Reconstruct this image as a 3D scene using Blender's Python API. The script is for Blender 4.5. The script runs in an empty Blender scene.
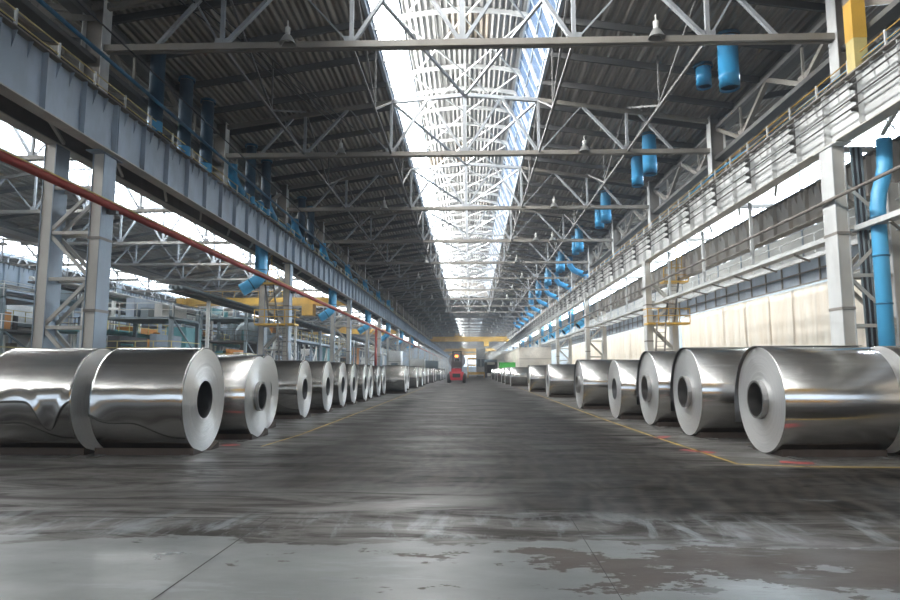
import bpy, math, random
from mathutils import Vector, Matrix
random.seed(7)
S = bpy.context.scene
C = S.collection
PI = math.pi
R = math.radians

# ------------------------------------------------------------------ camera
cam_d = bpy.data.cameras.new('camera'); cam = bpy.data.objects.new('camera', cam_d); C.objects.link(cam)
cam_d.sensor_width = 36; cam_d.lens = 36 * 640 / 900; cam_d.clip_start = 0.1; cam_d.clip_end = 2000
cam.location = (0, 0, 1.53)
pitch = math.atan(71 / 640); yaw = math.atan(20 / 640 * math.cos(pitch))
cam.rotation_euler = (PI / 2 + pitch, 0, yaw)
S.camera = cam

# ------------------------------------------------------------------ world, lights, exposure
W = bpy.data.worlds.new('world'); S.world = W; W.use_nodes = True
bg = W.node_tree.nodes['Background']
bg.inputs[0].default_value = (0.72, 0.84, 1.0, 1); bg.inputs[1].default_value = 3.0
S.view_settings.view_transform = 'Standard'; S.view_settings.look = 'None'
S.view_settings.gamma = 1; S.view_settings.use_curve_mapping = False
S.view_settings.exposure = 0.0
try:
    S.cycles.use_denoising = True
    S.cycles.max_bounces = 7; S.cycles.diffuse_bounces = 4; S.cycles.glossy_bounces = 4
    S.cycles.transmission_bounces = 3; S.cycles.transparent_max_bounces = 10
    S.cycles.volume_bounces = 0
    S.cycles.sample_clamp_indirect = 6
    S.cycles.caustics_reflective = False; S.cycles.caustics_refractive = False
except Exception:
    pass

XA = -0.25                      # axis of the main bay
BW = 28.6                       # bay pitch
def area(name, loc, rot, sx, sy, radiance, col):
    l = bpy.data.lights.new(name, 'AREA'); l.shape = 'RECTANGLE'; l.size = sx; l.size_y = sy
    l.energy = radiance * PI * sx * sy; l.color = col
    o = bpy.data.objects.new(name, l); C.objects.link(o); o.location = loc; o.rotation_euler = rot
    return o
# daylight through the slanted glazing of each roof lantern: base x = 4.0 z = 16.8, top x = 3.1 z = 19.3
def lantern_light(ax, y0, y1, rl, rr):
    L = y1 - y0; yc = (y0 + y1) / 2
    ang = math.atan2(0.9, 2.5)
    for s, rad, col in ((-1, rl, (1.0, 0.97, 0.93)), (1, rr, (0.80, 0.90, 1.0))):
        # light faces inward (towards -s) and a little down, standing just outside the glass
        n = Vector((-s * math.cos(ang), 0, -math.sin(ang)))
        q = n.to_track_quat('-Z', 'Y')
        o = area('daylight', (ax + s * 3.70, yc, 18.1), (0, 0, 0), L, 2.5, rad, col)
        # local x of the light runs along world y
        xax = Vector((0, 1, 0)); zax = -n; yax = zax.cross(xax)
        o.matrix_world = Matrix.Translation((ax + s * 3.72, yc, 18.12)) @ Matrix((xax, yax, zax)).transposed().to_4x4()
LANT = [(-25, 131), (187, 440)]
lantern_light(XA, -25, 131, 68, 1.3)
lantern_light(XA, 187, 440, 24, 1.5)
lantern_light(XA - BW, -20, 400, 34, 18)
lantern_light(XA - 2 * BW, -20, 400, 20, 16)
lantern_light(XA + BW, 34, 400, 75, 270)

# ------------------------------------------------------------------ materials
MATS = {}
def newmat(name):
    m = bpy.data.materials.new(name); m.use_nodes = True; nt = m.node_tree
    return m, nt, nt.nodes['Principled BSDF']
def nd(nt, typ, **kw):
    n = nt.nodes.new(typ)
    for k, v in kw.items():
        if k.startswith('i_'):
            n.inputs[k[2:].replace('_', ' ')].default_value = v
        else: setattr(n, k, v)
    return n
def lk(nt, a, b): nt.links.new(a, b)
def pos(nt): return nt.nodes.new('ShaderNodeNewGeometry').outputs['Position']
def mapping(nt, src, scale, rot=(0, 0, 0), loc=(0, 0, 0)):
    m = nt.nodes.new('ShaderNodeMapping'); m.inputs['Scale'].default_value = scale; m.inputs['Rotation'].default_value = rot; m.inputs['Location'].default_value = loc
    lk(nt, src, m.inputs[0]); return m.outputs[0]
def noise(nt, vec, scale, detail=4, rough=0.55, dist=0.0):
    n = nd(nt, 'ShaderNodeTexNoise'); n.inputs['Scale'].default_value = scale; n.inputs['Detail'].default_value = detail
    n.inputs['Roughness'].default_value = rough; n.inputs['Distortion'].default_value = dist
    lk(nt, vec, n.inputs['Vector']); return n.outputs['Fac']
def ramp(nt, fac, stops):
    r = nt.nodes.new('ShaderNodeValToRGB'); e = r.color_ramp.elements
    while len(e) < len(stops): e.new(0.5)
    for i, (p, c) in enumerate(stops):
        e[i].position = p; e[i].color = (c, c, c, 1) if isinstance(c, (int, float)) else (*c, 1)
    lk(nt, fac, r.inputs[0]); return r.outputs[0]
def mixc(nt, fac, a, b, mode='MIX'):
    m = nt.nodes.new('ShaderNodeMix'); m.data_type = 'RGBA'; m.blend_type = mode
    for sock, v in ((m.inputs[0], fac), (m.inputs[6], a), (m.inputs[7], b)):
        if hasattr(v, 'links') or isinstance(v, bpy.types.NodeSocket): lk(nt, v, sock)
        elif isinstance(v, (int, float)): sock.default_value = v
        else: sock.default_value = (*v, 1)
    return m.outputs[2]
def mth(nt, op, a, b=0.0, c=0.0, clamp=False):
    m = nt.nodes.new('ShaderNodeMath'); m.operation = op; m.use_clamp = clamp
    for i, v in enumerate((a, b, c)):
        if isinstance(v, bpy.types.NodeSocket): lk(nt, v, m.inputs[i])
        else: m.inputs[i].default_value = v
    return m.outputs[0]
def bump(nt, b, h, strength, dist=0.02):
    n = nt.nodes.new('ShaderNodeBump'); n.inputs['Strength'].default_value = strength; n.inputs['Distance'].default_value = dist
    lk(nt, h, n.inputs['Height']); lk(nt, n.outputs[0], b.inputs['Normal'])
def paint(name, c, rough=0.5, metal=0.0, var=0.25, scale=1.2, dirt=(0.12, 0.09, 0.07), dirtamt=0.35, streak=True):
    """painted steel: base colour with worn, rusty streaks"""
    m, nt, b = newmat(name)
    p = pos(nt)
    v = mapping(nt, p, (1, 1, 0.35 if streak else 1))
    n1 = noise(nt, v, scale, 6, 0.65)
    f = ramp(nt, n1, [(0.45, 0.0), (0.78, dirtamt)])
    n2 = noise(nt, p, scale * 0.35, 3)
    c2 = tuple(x * (1 - var) for x in c)
    base = mixc(nt, ramp(nt, n2, [(0.35, 0), (0.65, 1)]), c, c2)
    lk(nt, mixc(nt, f, base, dirt), b.inputs['Base Color'])
    b.inputs['Roughness'].default_value = rough; b.inputs['Metallic'].default_value = metal
    MATS[name] = m; return m
paint('blue_grey_paint', (0.42, 0.49, 0.57), 0.5)
paint('column_blue', (0.27, 0.33, 0.39), 0.5)
paint('pale_paint', (0.66, 0.67, 0.66), 0.5, dirtamt=0.3)
paint('cream_paint', (0.58, 0.55, 0.49), 0.55, dirtamt=0.3)
paint('truss_paint', (0.36, 0.38, 0.40), 0.5, dirtamt=0.45)
paint('shaded_brace_paint', (0.17, 0.165, 0.16), 0.6)  # darker than the trusses to copy light falling off from the skylight
paint('tab_brown', (0.66, 0.59, 0.52), 0.65)
paint('chord_paint', (0.25, 0.23, 0.20), 0.6)
paint('dark_steel', (0.09, 0.088, 0.085), 0.6)
paint('brown_steel', (0.23, 0.205, 0.18), 0.65)
paint('rib_steel', (0.10, 0.10, 0.10), 0.7)
paint('red_paint', (0.36, 0.045, 0.03), 0.45)
paint('truck_red', (0.45, 0.012, 0.025), 0.35, dirtamt=0.15)
paint('yellow_paint', (0.72, 0.42, 0.06), 0.5, dirtamt=0.2)
paint('pale_yellow', (0.72, 0.58, 0.22), 0.5)
paint('blue_paint', (0.035, 0.30, 0.58), 0.35, var=0.2, dirtamt=0.2)
paint('shaded_blue_paint', (0.012, 0.05, 0.09), 0.5)  # duct blue darkened to stand for the shade among the eaves
paint('dark_blue_paint', (0.02, 0.13, 0.24), 0.4, var=0.3, dirtamt=0.3)
paint('bright_blue', (0.09, 0.42, 0.72), 0.35, var=0.1, dirtamt=0.12)
paint('teal_paint', (0.10, 0.30, 0.32), 0.5)
paint('machine_grey', (0.22, 0.27, 0.29), 0.55)
paint('orange_paint', (0.70, 0.26, 0.03), 0.5)
paint('bright_orange', (0.95, 0.45, 0.04), 0.4, dirtamt=0.05)
paint('green_paint', (0.08, 0.62, 0.10), 0.4, dirtamt=0.05)
paint('white_panel', (0.80, 0.79, 0.75), 0.5, dirtamt=0.08)
paint('housing_cream', (0.92, 0.86, 0.76), 0.6, dirtamt=0.08)
paint('concrete_post', (0.36, 0.33, 0.29), 0.8)
paint('warm_wall', (0.62, 0.52, 0.40), 0.7, dirtamt=0.15)
paint('rubber', (0.018, 0.018, 0.018), 0.8, dirtamt=0.1)
paint('cable_black', (0.03, 0.03, 0.035), 0.6, dirtamt=0.1)
paint('dark_wood', (0.06, 0.042, 0.032), 0.8)
paint('lamp_metal', (0.62, 0.62, 0.60), 0.3, metal=0.6, dirtamt=0.1)
paint('yellow_line', (0.55, 0.36, 0.05), 0.55, var=0.5, scale=4, dirt=(0.05, 0.045, 0.04), dirtamt=0.9, streak=False)
paint('red_mark', (0.40, 0.04, 0.04), 0.55, var=0.5, scale=5, dirt=(0.05, 0.045, 0.04), dirtamt=0.9, streak=False)
paint('groove_dark', (0.012, 0.011, 0.010), 0.8, dirtamt=0.2)

def deck_mat(name, c, c2):
    m, nt, b = newmat(name); p = pos(nt)
    # sheets of slightly different grey
    v = mapping(nt, p, (0.9, 0.33, 0.0)); br = nd(nt, 'ShaderNodeTexWhiteNoise'); br.noise_dimensions = '2D'
    fl = nd(nt, 'ShaderNodeVectorMath'); fl.operation = 'FLOOR'; lk(nt, v, fl.inputs[0]); lk(nt, fl.outputs[0], br.inputs['Vector'])
    n = noise(nt, mapping(nt, p, (1.4, 0.25, 1)), 1.0, 6, 0.65)
    f = mth(nt, 'ADD', mth(nt, 'MULTIPLY', br.outputs['Value'], 0.45), mth(nt, 'MULTIPLY', n, 0.7), clamp=True)
    col = mixc(nt, f, c, c2)
    # sparse brown replaced sheets
    rs = ramp(nt, br.outputs['Value'], [(0.95, 0.0), (0.97, 0.55)])
    lk(nt, mixc(nt, rs, col, (0.20, 0.13, 0.06)), b.inputs['Base Color'])
    b.inputs['Roughness'].default_value = 0.6
    w = nd(nt, 'ShaderNodeTexWave'); w.wave_type = 'BANDS'; w.bands_direction = 'X'; w.inputs['Scale'].default_value = 1.1
    lk(nt, p, w.inputs['Vector'])
    bump(nt, b, w.outputs['Fac'], 0.9, 0.12)
    MATS[name] = m; return m
deck_mat('roof_sheet', (0.20, 0.185, 0.165), (0.37, 0.335, 0.29))
deck_mat('lantern_sheet', (0.20, 0.20, 0.195), (0.38, 0.37, 0.35))
deck_mat('wall_sheet', (0.20, 0.25, 0.29), (0.30, 0.35, 0.38))

def floor_mat():
    m, nt, b = newmat('floor_concrete'); p = pos(nt)
    sep = nt.nodes.new('ShaderNodeSeparateXYZ'); lk(nt, p, sep.inputs[0]); X, Y = sep.outputs[0], sep.outputs[1]
    big = noise(nt, p, 0.22, 3)
    fine = noise(nt, mapping(nt, p, (0.8, 1.6, 1)), 1.3, 9, 0.62, 0.4)
    streakx = noise(nt, mapping(nt, p, (0.33, 1.25, 1), (0, 0, R(6))), 1.0, 10, 0.68, 1.6)
    streaky = noise(nt, mapping(nt, p, (1.8, 0.16, 1), (0, 0, R(-14))), 1.0, 10, 0.7, 1.8)
    arcs = nd(nt, 'ShaderNodeTexWave'); arcs.wave_type = 'RINGS'; arcs.rings_direction = 'Z'; arcs.inputs['Scale'].default_value = 0.9
    arcs.inputs['Distortion'].default_value = 14; arcs.inputs['Detail'].default_value = 5; arcs.inputs['Detail Scale'].default_value = 1.4
    lk(nt, mapping(nt, p, (1, 0.7, 0), loc=(7.0, -8.5, 0)), arcs.inputs['Vector'])
    light = mixc(nt, ramp(nt, noise(nt, p, 0.6, 6), [(0.3, 0), (0.7, 1)]), (0.112, 0.118, 0.116), (0.075, 0.081, 0.080))
    mid = mixc(nt, ramp(nt, streakx, [(0.3, 0), (0.68, 1)]), (0.013, 0.011, 0.009), (0.080, 0.073, 0.065))
    dark = mixc(nt, ramp(nt, mixc(nt, 0.72, arcs.outputs['Fac'], streaky), [(0.36, 0), (0.66, 1)]), (0.006, 0.0052, 0.0045), (0.026, 0.022, 0.0185))
    # how far a point is inside the dark driving lane
    ax = mth(nt, 'ABSOLUTE', mth(nt, 'ADD', X, mth(nt, 'MULTIPLY', mth(nt, 'SUBTRACT', big, 0.5), 4.0)))
    lane = mth(nt, 'SUBTRACT', 1.0, mth(nt, 'MULTIPLY', mth(nt, 'SUBTRACT', ax, 2.6), 0.55), clamp=True)
    # turning zone of the trucks, wider to the right, between 6.5 and 13 m
    tz = mth(nt, 'MULTIPLY',
             mth(nt, 'MULTIPLY', mth(nt, 'SUBTRACT', Y, 6.2), 0.8, clamp=True),
             mth(nt, 'MULTIPLY', mth(nt, 'SUBTRACT', 11.2, Y), 0.9, clamp=True))
    tz = mth(nt, 'MULTIPLY', tz, mth(nt, 'MULTIPLY', mth(nt, 'ADD', X, 1.5), 0.35, clamp=True))
    lane = mth(nt, 'MULTIPLY', lane, mth(nt, 'MULTIPLY', mth(nt, 'SUBTRACT', Y, 7.0), 0.45, clamp=True))
    dk = mth(nt, 'MAXIMUM', lane, tz)
    dk = ramp(nt, mth(nt, 'ADD', mth(nt, 'MULTIPLY', dk, 0.75), mth(nt, 'MULTIPLY', fine, 0.30)), [(0.28, 0), (0.75, 1)])
    c = mixc(nt, dk, mid, dark)
    # cleaner concrete under and beside the coils, beyond the yellow lines
    bay = mth(nt, 'MULTIPLY', mth(nt, 'MULTIPLY', mth(nt, 'SUBTRACT', mth(nt, 'ABSOLUTE', X), mth(nt, 'ADD', 4.1, mth(nt, 'MULTIPLY', fine, 0.5))), 6.0, clamp=True),
              mth(nt, 'MULTIPLY', mth(nt, 'SUBTRACT', Y, mth(nt, 'ADD', 10.3, mth(nt, 'MULTIPLY', fine, 0.5))), 6.0, clamp=True))
    c = mixc(nt, mth(nt, 'MULTIPLY', bay, ramp(nt, fine, [(0.3, 0.45), (0.6, 1.0)])), c, (0.095, 0.092, 0.086))
    # pale painted strip towards the camera, ragged edge, brown worn islands
    yy = mth(nt, 'ADD', Y, mth(nt, 'MULTIPLY', mth(nt, 'SUBTRACT', fine, 0.5), 1.3))
    pale = ramp(nt, mth(nt, 'SUBTRACT', 6.0, yy), [(0.0, 0.0), (0.05, 1.0)])
    isl_n = noise(nt, mapping(nt, p, (0.8, 1.5, 1), loc=(3.4, 1.2, 0)), 1.3, 12, 0.68)
    right = mth(nt, 'MULTIPLY', mth(nt, 'ADD', X, 3.0), 0.045, clamp=True)
    band = mth(nt, 'SUBTRACT', 0.16, mth(nt, 'ABSOLUTE', mth(nt, 'MULTIPLY', mth(nt, 'SUBTRACT', Y, 5.25), 0.22)))
    isl = ramp(nt, mth(nt, 'ADD', isl_n, mth(nt, 'ADD', right, mth(nt, 'MULTIPLY', band, 0.8))), [(0.755, 0.0), (0.765, 1.0)])
    strip = mixc(nt, isl, light, mixc(nt, fine, (0.030, 0.024, 0.020), (0.075, 0.062, 0.053)))
    c = mixc(nt, pale, c, strip)
    # thin pale scraped flecks between 6 and 9 m
    fl = ramp(nt, mth(nt, 'ADD', noise(nt, mapping(nt, p, (0.5, 2.0, 1), (0, 0, R(3)), (9, 2, 0)), 1.2, 10, 0.68),
                      mth(nt, 'MULTIPLY', mth(nt, 'SUBTRACT', 9.0, Y, clamp=False), 0.02)), [(0.64, 0), (0.68, 0.55)])
    flm = mth(nt, 'MULTIPLY', fl, mth(nt, 'MULTIPLY', mth(nt, 'SUBTRACT', 13.0, Y), 0.3, clamp=True))
    scr = mth(nt, 'MULTIPLY', mth(nt, 'MULTIPLY', mth(nt, 'SUBTRACT', Y, 6.0), 6.0, clamp=True), mth(nt, 'MULTIPLY', mth(nt, 'SUBTRACT', 7.4, Y), 1.4, clamp=True))
    scn = ramp(nt, noise(nt, mapping(nt, p, (2.6, 0.7, 1), (0, 0, R(28)), (2, 5, 0)), 1.1, 9, 0.7, 0.6), [(0.50, 0.0), (0.60, 0.9)])
    flm = mth(nt, 'MAXIMUM', flm, mth(nt, 'MULTIPLY', scr, scn))
    c = mixc(nt, flm, c, (0.14, 0.15, 0.155))
    lk(nt, c, b.inputs['Base Color'])
    r = ramp(nt, noise(nt, mapping(nt, p, (0.5, 1.2, 1)), 1.1, 6, 0.6), [(0.3, 0.26), (0.7, 0.50)])
    # soot and rubber dull the surface: less gloss where it is dirty
    dirt = mth(nt, 'MAXIMUM', mth(nt, 'MULTIPLY', dk, 0.9), ramp(nt, streakx, [(0.42, 1.0), (0.60, 0.15)]))
    dirt = mth(nt, 'MULTIPLY', dirt, mth(nt, 'SUBTRACT', 1.0, pale))
    dirt = mth(nt, 'MAXIMUM', dirt, mth(nt, 'MULTIPLY', mth(nt, 'MULTIPLY', isl, pale), 0.8))
    lk(nt, mth(nt, 'ADD', r, mth(nt, 'MULTIPLY', dirt, 0.12)), b.inputs['Roughness'])
    lk(nt, mth(nt, 'SUBTRACT', 0.42, mth(nt, 'MULTIPLY', dirt, 0.38)), b.inputs['Specular IOR Level'])
    bump(nt, b, noise(nt, mapping(nt, p, (1, 1, 1)), 3.0, 8, 0.6), 0.12, 0.03)
    MATS['floor'] = m; return m
floor_mat()

def alu(name, rough, c=(0.80, 0.80, 0.81), tangent=False):
    m, nt, b = newmat(name)
    tc = nt.nodes.new('ShaderNodeTexCoord')
    b.inputs['Metallic'].default_value = 1.0
    if tangent:
        sep = nt.nodes.new('ShaderNodeSeparateXYZ'); lk(nt, tc.outputs['Object'], sep.inputs[0])
        rr = mth(nt, 'SQRT', mth(nt, 'ADD', mth(nt, 'POWER', sep.outputs[1], 2), mth(nt, 'POWER', mth(nt, 'SUBTRACT', sep.outputs[2], 1.02), 2)))
        cm = nt.nodes.new('ShaderNodeCombineXYZ'); lk(nt, rr, cm.inputs[0])
        n = noise(nt, cm.outputs[0], 42, 5, 0.7)
        lk(nt, mixc(nt, ramp(nt, n, [(0.35, 0), (0.65, 1)]), tuple(x * 0.80 for x in c), c), b.inputs['Base Color'])
        bump(nt, b, n, 0.25, 0.02)
        b.inputs['Roughness'].default_value = rough; b.inputs['Metallic'].default_value = 0.72; b.inputs['Anisotropic'].default_value = 0.85; b.inputs['Anisotropic Rotation'].default_value = 0.25
        t = nt.nodes.new('ShaderNodeTangent'); t.direction_type = 'RADIAL'; t.axis = 'X'
        lk(nt, t.outputs[0], b.inputs['Tangent'])
    else:
        n = noise(nt, mapping(nt, tc.outputs['Object'], (9, 0.3, 0.3)), 3, 4)
        lk(nt, mixc(nt, n, tuple(x * 0.88 for x in c), c), b.inputs['Base Color'])
        n2 = noise(nt, mapping(nt, tc.outputs['Object'], (0.6, 1.2, 1.2)), 1.6, 2)
        bump(nt, b, n2, 0.03, 0.03)
        b.inputs['Roughness'].default_value = rough
        if name in ('coil_sheet', 'wrap_sheet'):
            # rolled metal: fine lines run round the coil, so reflections smear along its axis
            b.inputs['Anisotropic'].default_value = 0.93; b.inputs['Anisotropic Rotation'].default_value = 0.25
            t = nt.nodes.new('ShaderNodeTangent'); t.direction_type = 'RADIAL'; t.axis = 'X'
            lk(nt, t.outputs[0], b.inputs['Tangent'])
    MATS[name] = m; return m
alu('coil_sheet', 0.20, (0.74, 0.725, 0.70)); alu('coil_end', 0.30, (0.97, 0.965, 0.95), True); alu('wrap_sheet', 0.18, (0.66, 0.645, 0.62))
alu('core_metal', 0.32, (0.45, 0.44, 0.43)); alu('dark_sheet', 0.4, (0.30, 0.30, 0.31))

def glass_mat(name, tr, tl, col, dirt=0.3):
    m, nt, b = newmat(name); nt.nodes.remove(b); out = nt.nodes['Material Output']
    T = nt.nodes.new('ShaderNodeBsdfTransparent'); T.inputs[0].default_value = (*tr, 1)
    L = nt.nodes.new('ShaderNodeBsdfTranslucent'); L.inputs[0].default_value = (*tl, 1)
    D = nt.nodes.new('ShaderNodeBsdfDiffuse'); D.inputs[0].default_value = (*col, 1)
    p = pos(nt); n = noise(nt, mapping(nt, p, (1, 0.8, 0.25)), 1.5, 7, 0.7)
    mx = nt.nodes.new('ShaderNodeMixShader'); mx.inputs[0].default_value = 0.35
    lk(nt, L.outputs[0], mx.inputs[1]); lk(nt, D.outputs[0], mx.inputs[2])
    m2 = nt.nodes.new('ShaderNodeMixShader'); lk(nt, ramp(nt, n, [(0.40, dirt * 0.4), (0.62, min(1, dirt * 2.2))]), m2.inputs[0])
    lk(nt, T.outputs[0], m2.inputs[1]); lk(nt, mx.outputs[0], m2.inputs[2])
    lk(nt, m2.outputs[0], out.inputs[0])
    MATS[name] = m; return m
glass_mat('lantern_glass', (0.9, 0.93, 0.95), (0.8, 0.85, 0.9), (0.25, 0.30, 0.36), 0.35)
glass_mat('dusty_dim_glass', (0.26, 0.30, 0.36), (0.10, 0.14, 0.20), (0.02, 0.035, 0.06), 0.50)  # dusty panes, also tinted dark for the side with less daylight
def cloth_mat():
    m, nt, b = newmat('cream_tarp'); p = pos(nt)
    n = noise(nt, mapping(nt, p, (1, 2.2, 0.15)), 1.2, 6, 0.6)
    c = mixc(nt, ramp(nt, n, [(0.3, 0), (0.75, 1)]), (0.93, 0.875, 0.80), (0.80, 0.71, 0.60))
    lk(nt, c, b.inputs['Base Color']); b.inputs['Roughness'].default_value = 0.8
    out = nt.nodes['Material Output']; T = nt.nodes.new('ShaderNodeBsdfTranslucent'); lk(nt, c, T.inputs[0])
    mx = nt.nodes.new('ShaderNodeMixShader'); mx.inputs[0].default_value = 0.5
    lk(nt, b.outputs[0], mx.inputs[1]); lk(nt, T.outputs[0], mx.inputs[2]); lk(nt, mx.outputs[0], out.inputs[0])
    MATS['cream_tarp'] = m
cloth_mat()
def emit(name, c, s):
    m, nt, b = newmat(name); b.inputs['Base Color'].default_value = (*c, 1); b.inputs['Emission Color'].default_value = (*c, 1); b.inputs['Emission Strength'].default_value = s
    MATS[name] = m
emit('beacon_orange', (1.0, 0.25, 0.05), 5.0)
emit('lamp_glow', (1.0, 0.95, 0.85), 1.2)

# ------------------------------------------------------------------ mesh helpers
class MB:
    def __init__(s): s.v = []; s.f = []; s.sm = []
    def add(s, vs, fs, smooth=False):
        b = len(s.v); s.v += [tuple(v) for v in vs]
        for f in fs: s.f.append(tuple(i + b for i in f)); s.sm.append(smooth)
        return s
    def box(s, x0, x1, y0, y1, z0, z1):
        vs = [(x, y, z) for z in (z0, z1) for y in (y0, y1) for x in (x0, x1)]
        return s.add(vs, [(0, 2, 3, 1), (4, 5, 7, 6), (0, 1, 5, 4), (2, 6, 7, 3), (0, 4, 6, 2), (1, 3, 7, 5)])
    def beam(s, p, q, w, h=None, up=(0, 0, 1)):
        h = h or w; p = Vector(p); q = Vector(q); d = (q - p).normalized(); u = Vector(up)
        if abs(d.dot(u)) > 0.98: u = Vector((0, 1, 0))
        a = d.cross(u).normalized() * (w / 2); b = a.cross(d).normalized() * (h / 2)
        vs = [o + sa * a + sb * b for o in (p, q) for sa, sb in ((-1, -1), (1, -1), (1, 1), (-1, 1))]
        return s.add(vs, [(0, 1, 2, 3), (7, 6, 5, 4), (0, 4, 5, 1), (1, 5, 6, 2), (2, 6, 7, 3), (3, 7, 4, 0)])
    def angle(s, p, q, w, t=0.02):
        """double-angle section: a T of two thin plates"""
        s.beam(p, q, w, t); return s.beam(p, q, t, w)
    def tube(s, pts, r, n=12, cap=True, rads=None):
        pts = [Vector(p) for p in pts]; b = len(s.v); rings = []
        prev = None
        for i, p in enumerate(pts):
            if i == 0: d = pts[1] - p
            elif i == len(pts) - 1: d = p - pts[i - 1]
            else: d = (pts[i + 1] - p).normalized() + (p - pts[i - 1]).normalized()
            d.normalize()
            u = Vector((0, 0, 1)) if abs(d.z) < 0.95 else Vector((0, 1, 0))
            if prev is not None: u = prev
            a = d.cross(u).normalized(); c = a.cross(d).normalized(); prev = c
            rr = rads[i] if rads else r
            rings.append([p + a * rr * math.cos(2 * PI * k / n) + c * rr * math.sin(2 * PI * k / n) for k in range(n)])
        vs = [v for g in rings for v in g]; fs = []
        for i in range(len(pts) - 1):
            for k in range(n):
                k2 = (k + 1) % n; fs.append((i * n + k, i * n + k2, (i + 1) * n + k2, (i + 1) * n + k))
        s.add(vs, fs, True)
        if cap:
            s.f.append(tuple(b + k for k in reversed(range(n)))); s.sm.append(False)
            s.f.append(tuple(b + (len(pts) - 1) * n + k for k in range(n))); s.sm.append(False)
        return s
    def lathe_x(s, prof, n=64, zc=0.0, smooth=True, closed=False):
        """prof: (x, radius) pairs turned about the x axis at height zc"""
        vs = [(x, r * math.sin(2 * PI * k / n), zc + r * math.cos(2 * PI * k / n)) for x, r in prof for k in range(n)]
        fs = []
        m = len(prof)
        for i in range(m if closed else m - 1):
            j = (i + 1) % m
            for k in range(n):
                k2 = (k + 1) % n; fs.append((i * n + k, i * n + k2, j * n + k2, j * n + k))
        return s.add(vs, fs, smooth)
    def lathe_z(s, prof, n=20, c=(0, 0, 0), smooth=True):
        vs = [(c[0] + r * math.cos(2 * PI * k / n), c[1] + r * math.sin(2 * PI * k / n), c[2] + z) for r, z in prof for k in range(n)]
        fs = []
        for i in range(len(prof) - 1):
            for k in range(n):
                k2 = (k + 1) % n; fs.append((i * n + k, i * n + k2, (i + 1) * n + k2, (i + 1) * n + k))
        return s.add(vs, fs, smooth)
    def mesh(s, name, mat):
        me = bpy.data.meshes.new(name); me.from_pydata(s.v, [], s.f)
        me.polygons.foreach_set('use_smooth', s.sm)
        me.materials.append(MATS[mat]); me.update(); return me
    def build(s, name, mat, parent=None, loc=(0, 0, 0), smooth_angle=None):
        o = bpy.data.objects.new(name, s.mesh(name, mat)); C.objects.link(o); o.location = loc
        if parent: o.parent = parent
        return o
def tag(o, label=None, cat=None, group=None, kind=None):
    for k, v in (('label', label), ('category', cat), ('group', group), ('kind', kind)):
        if v: o[k] = v
    return o
def empty(name, loc=(0, 0, 0), label=None, cat=None, group=None, kind=None, rz=0):
    o = bpy.data.objects.new(name, None); C.objects.link(o); o.location = loc; o.rotation_euler = (0, 0, rz); o.empty_display_size = 0.2
    return tag(o, label, cat, group, kind)
KIDS = {}
def kids(o): return [x for x in o.children]
def dup(o, parent=None, **kw):
    c = o.copy(); C.objects.link(c)
    if parent is not None: c.parent = parent
    for ch in kids(o): dup(ch, c)
    for k, v in kw.items():
        if k == 'loc': c.location = v
        else: c[{'cat': 'category'}.get(k, k)] = v
    return c
def struct(mb, name, mat): return tag(mb.build(name, mat), kind='structure')
ORD = ['first', 'second', 'third', 'fourth', 'fifth', 'sixth', 'seventh', 'eighth', 'ninth', 'tenth', 'eleventh', 'twelfth', 'thirteenth', 'fourteenth',
       'fifteenth', 'sixteenth', 'seventeenth', 'eighteenth', 'nineteenth', 'twentieth', 'twenty-first', 'twenty-second', 'twenty-third', 'twenty-fourth',
       'twenty-fifth', 'twenty-sixth', 'twenty-seventh', 'twenty-eighth', 'twenty-ninth', 'thirtieth', 'thirty-first', 'thirty-second', 'thirty-third', 'thirty-fourth', 'thirty-fifth', 'thirty-sixth', 'thirty-seventh', 'thirty-eighth', 'thirty-ninth', 'fortieth']
YEND = 455.0; YBACK = -28.0
Y0 = 22.4                       # first column line in view; trusses every 12 m, columns every 24 m

# ------------------------------------------------------------------ setting: floor, roofs, walls
fl = struct(MB().box(-74, 45, YBACK, YEND, -0.3, 0), 'floor', 'floor')
def dl(pts, w, mat, name):
    mb = MB()
    for (a, b_) in zip(pts[:-1], pts[1:]):
        a = Vector((*a, 0)); b2 = Vector((*b_, 0)); d = (b2 - a).normalized(); n = Vector((-d.y, d.x, 0)) * w / 2
        z = Vector((0, 0, 0.003)); e = d * w / 2
        mb.add([a - n - e + z, a + n - e + z, b2 + n + e + z, b2 - n + e + z], [(0, 3, 2, 1)])
    return mb.build(name, mat, fl)
dl([(4.45, 60), (4.25, 21.9), (4.30, 15.3), (4.42, 10.95), (5.4, 10.68), (9.5, 10.6)], 0.07, 'yellow_line', 'painted_line')
dl([(-4.2, 60), (-4.1, 15.5), (-4.25, 13.2)], 0.06, 'yellow_line', 'painted_line')
for (x0, y0, x1, y1) in [(4.2, 12.8, 4.5, 12.5), (4.35, 15.1, 4.55, 15.4), (5.35, 11.2, 5.6, 11.1), (-4.9, 13.4, -5.2, 13.3)]:
    dl([(x0, y0), (x1, y1)], 0.24, 'red_mark', 'painted_mark')
dl([(-40, 10.15), (0.2, 10.2), (12, 10.05)], 0.045, 'groove_dark', 'floor_groove')
dl([(-12, 10.42), (12, 10.4)], 0.015, 'groove_dark', 'floor_groove')
dl([(-4.4, 6.83), (-3.2, 6.83)], 0.03, 'groove_dark', 'floor_groove')
dl([(-3.1, 6.83), (-1.6, 6.83)], 0.03, 'groove_dark', 'floor_groove')
dl([(-2.15, 3.5), (-2.1, 6.9)], 0.012, 'groove_dark', 'floor_joint')
dl([(1.0, 3.5), (1.05, 7.0)], 0.006, 'groove_dark', 'floor_joint')

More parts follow.
